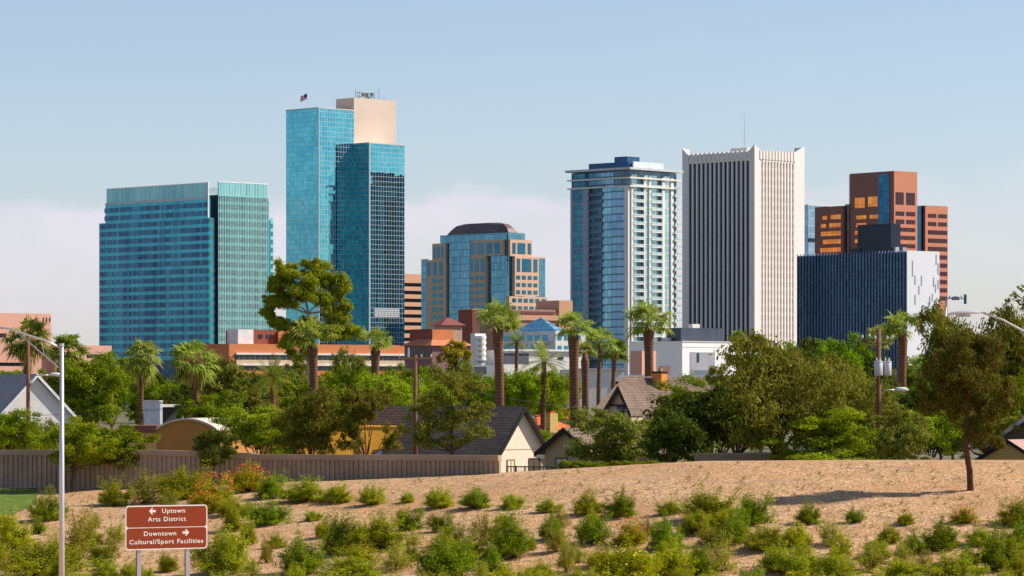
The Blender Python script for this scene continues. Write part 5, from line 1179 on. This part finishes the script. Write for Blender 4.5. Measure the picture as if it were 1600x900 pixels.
# ------------------------------------------------------------------ light, sky, camera
EL=R(41); AZ=R(6)   # the sun stands to the right, a little beyond the subject
S=Vector((math.cos(AZ)*math.cos(EL),math.sin(AZ)*math.cos(EL),math.sin(EL)))
l=bpy.data.lights.new('sun','SUN'); l.energy=SUN; l.angle=R(.53); l.color=(1,.93,.82); lo_=bpy.data.objects.new('sun',l); link(lo_); lo_.rotation_euler=S.to_track_quat('Z','Y').to_euler()
w=bpy.data.worlds.new('World'); sc.world=w; w.use_nodes=True; nt=w.node_tree; nt.nodes.clear()
out=nt.nodes.new('ShaderNodeOutputWorld'); bg_=nt.nodes.new('ShaderNodeBackground'); sky=nt.nodes.new('ShaderNodeTexSky'); sky.sky_type='NISHITA'; sky.sun_disc=False
sky.sun_elevation=EL; sky.sun_rotation=math.radians(90)-AZ; sky.air_density=1.0; sky.dust_density=SKYD; sky.ozone_density=2.0; sky.altitude=300
tc=nt.nodes.new('ShaderNodeTexCoord'); v=tc.outputs['Generated']; s_=nt.nodes.new('ShaderNodeSeparateXYZ'); nt.links.new(v,s_.inputs[0])
mp=nt.nodes.new('ShaderNodeMapping'); mp.inputs['Scale'].default_value=(1,1,2.2); nt.links.new(v,mp.inputs[0])
n1=noise(nt,mp.outputs[0],22,6,.6); n2=noise(nt,mp.outputs[0],5.5,3,.5)
x_=s_.outputs[0]; z_=s_.outputs[2]
# low bank of pale cloud: its top edge is ragged and dips away to the right
topz=math_(nt,'ADD',math_(nt,'MULTIPLY_ADD',n1,.026,.0455),math_(nt,'MULTIPLY',math_(nt,'SUBTRACT',n2,.5),.03))
den=nt.nodes.new('ShaderNodeMapRange'); den.interpolation_type='SMOOTHSTEP'; nt.links.new(math_(nt,'SUBTRACT',topz,z_),den.inputs[0]); den.inputs[1].default_value=-.001; den.inputs[2].default_value=.006
side=nt.nodes.new('ShaderNodeMapRange'); side.interpolation_type='SMOOTHSTEP'; nt.links.new(x_,side.inputs[0]); side.inputs[1].default_value=.02; side.inputs[2].default_value=.10; side.inputs[3].default_value=1; side.inputs[4].default_value=.35
low=nt.nodes.new('ShaderNodeMapRange'); low.interpolation_type='SMOOTHSTEP'; nt.links.new(z_,low.inputs[0]); low.inputs[1].default_value=.0; low.inputs[2].default_value=.05; low.inputs[3].default_value=.55; low.inputs[4].default_value=1
wisp=math_(nt,'MULTIPLY',stretch(nt,noise(nt,mp.outputs[0],30,4,.6),.6,.85),.10)
d=math_(nt,'MULTIPLY',math_(nt,'MULTIPLY',den.outputs[0],side.outputs[0]),math_(nt,'MULTIPLY',math_(nt,'MULTIPLY',low.outputs[0],.85),stretch(nt,noise(nt,mp.outputs[0],16,5,.6),.15,.55)))
d=math_(nt,'ADD',d,wisp)
# sky colour graded towards blue with height
sat=nt.nodes.new('ShaderNodeMapRange'); nt.links.new(z_,sat.inputs[0]); sat.inputs[1].default_value=0.; sat.inputs[2].default_value=.11
tint=mixc(nt,sat.outputs[0],TLO,THI)
mul=nt.nodes.new('ShaderNodeMix'); mul.data_type='RGBA'; mul.blend_type='MULTIPLY'; mul.inputs[0].default_value=1; nt.links.new(sky.outputs[0],mul.inputs[6]); nt.links.new(tint,mul.inputs[7])
sk=mixc(nt,d,mul.outputs[2],CLOUD); 
nt.links.new(sk,bg_.inputs[0]); bg_.inputs[1].default_value=SKYS; nt.links.new(bg_.outputs[0],out.inputs[0])
cam=bpy.data.cameras.new('camera'); co=bpy.data.objects.new('camera',cam); link(co); co.location=(0,0,CH); co.rotation_euler=(R(90),0,0); cam.sensor_width=36; cam.lens=36*F/1600; cam.shift_y=(HY-450)/1600.; cam.clip_start=1; cam.clip_end=60000; sc.camera=co
sc.view_settings.view_transform='Standard'; sc.view_settings.look='None'; sc.view_settings.exposure=EXPO; sc.view_settings.gamma=1
sc.cycles.use_denoising=True; sc.cycles.max_bounces=8; sc.cycles.transmission_bounces=4; sc.cycles.sample_clamp_indirect=6
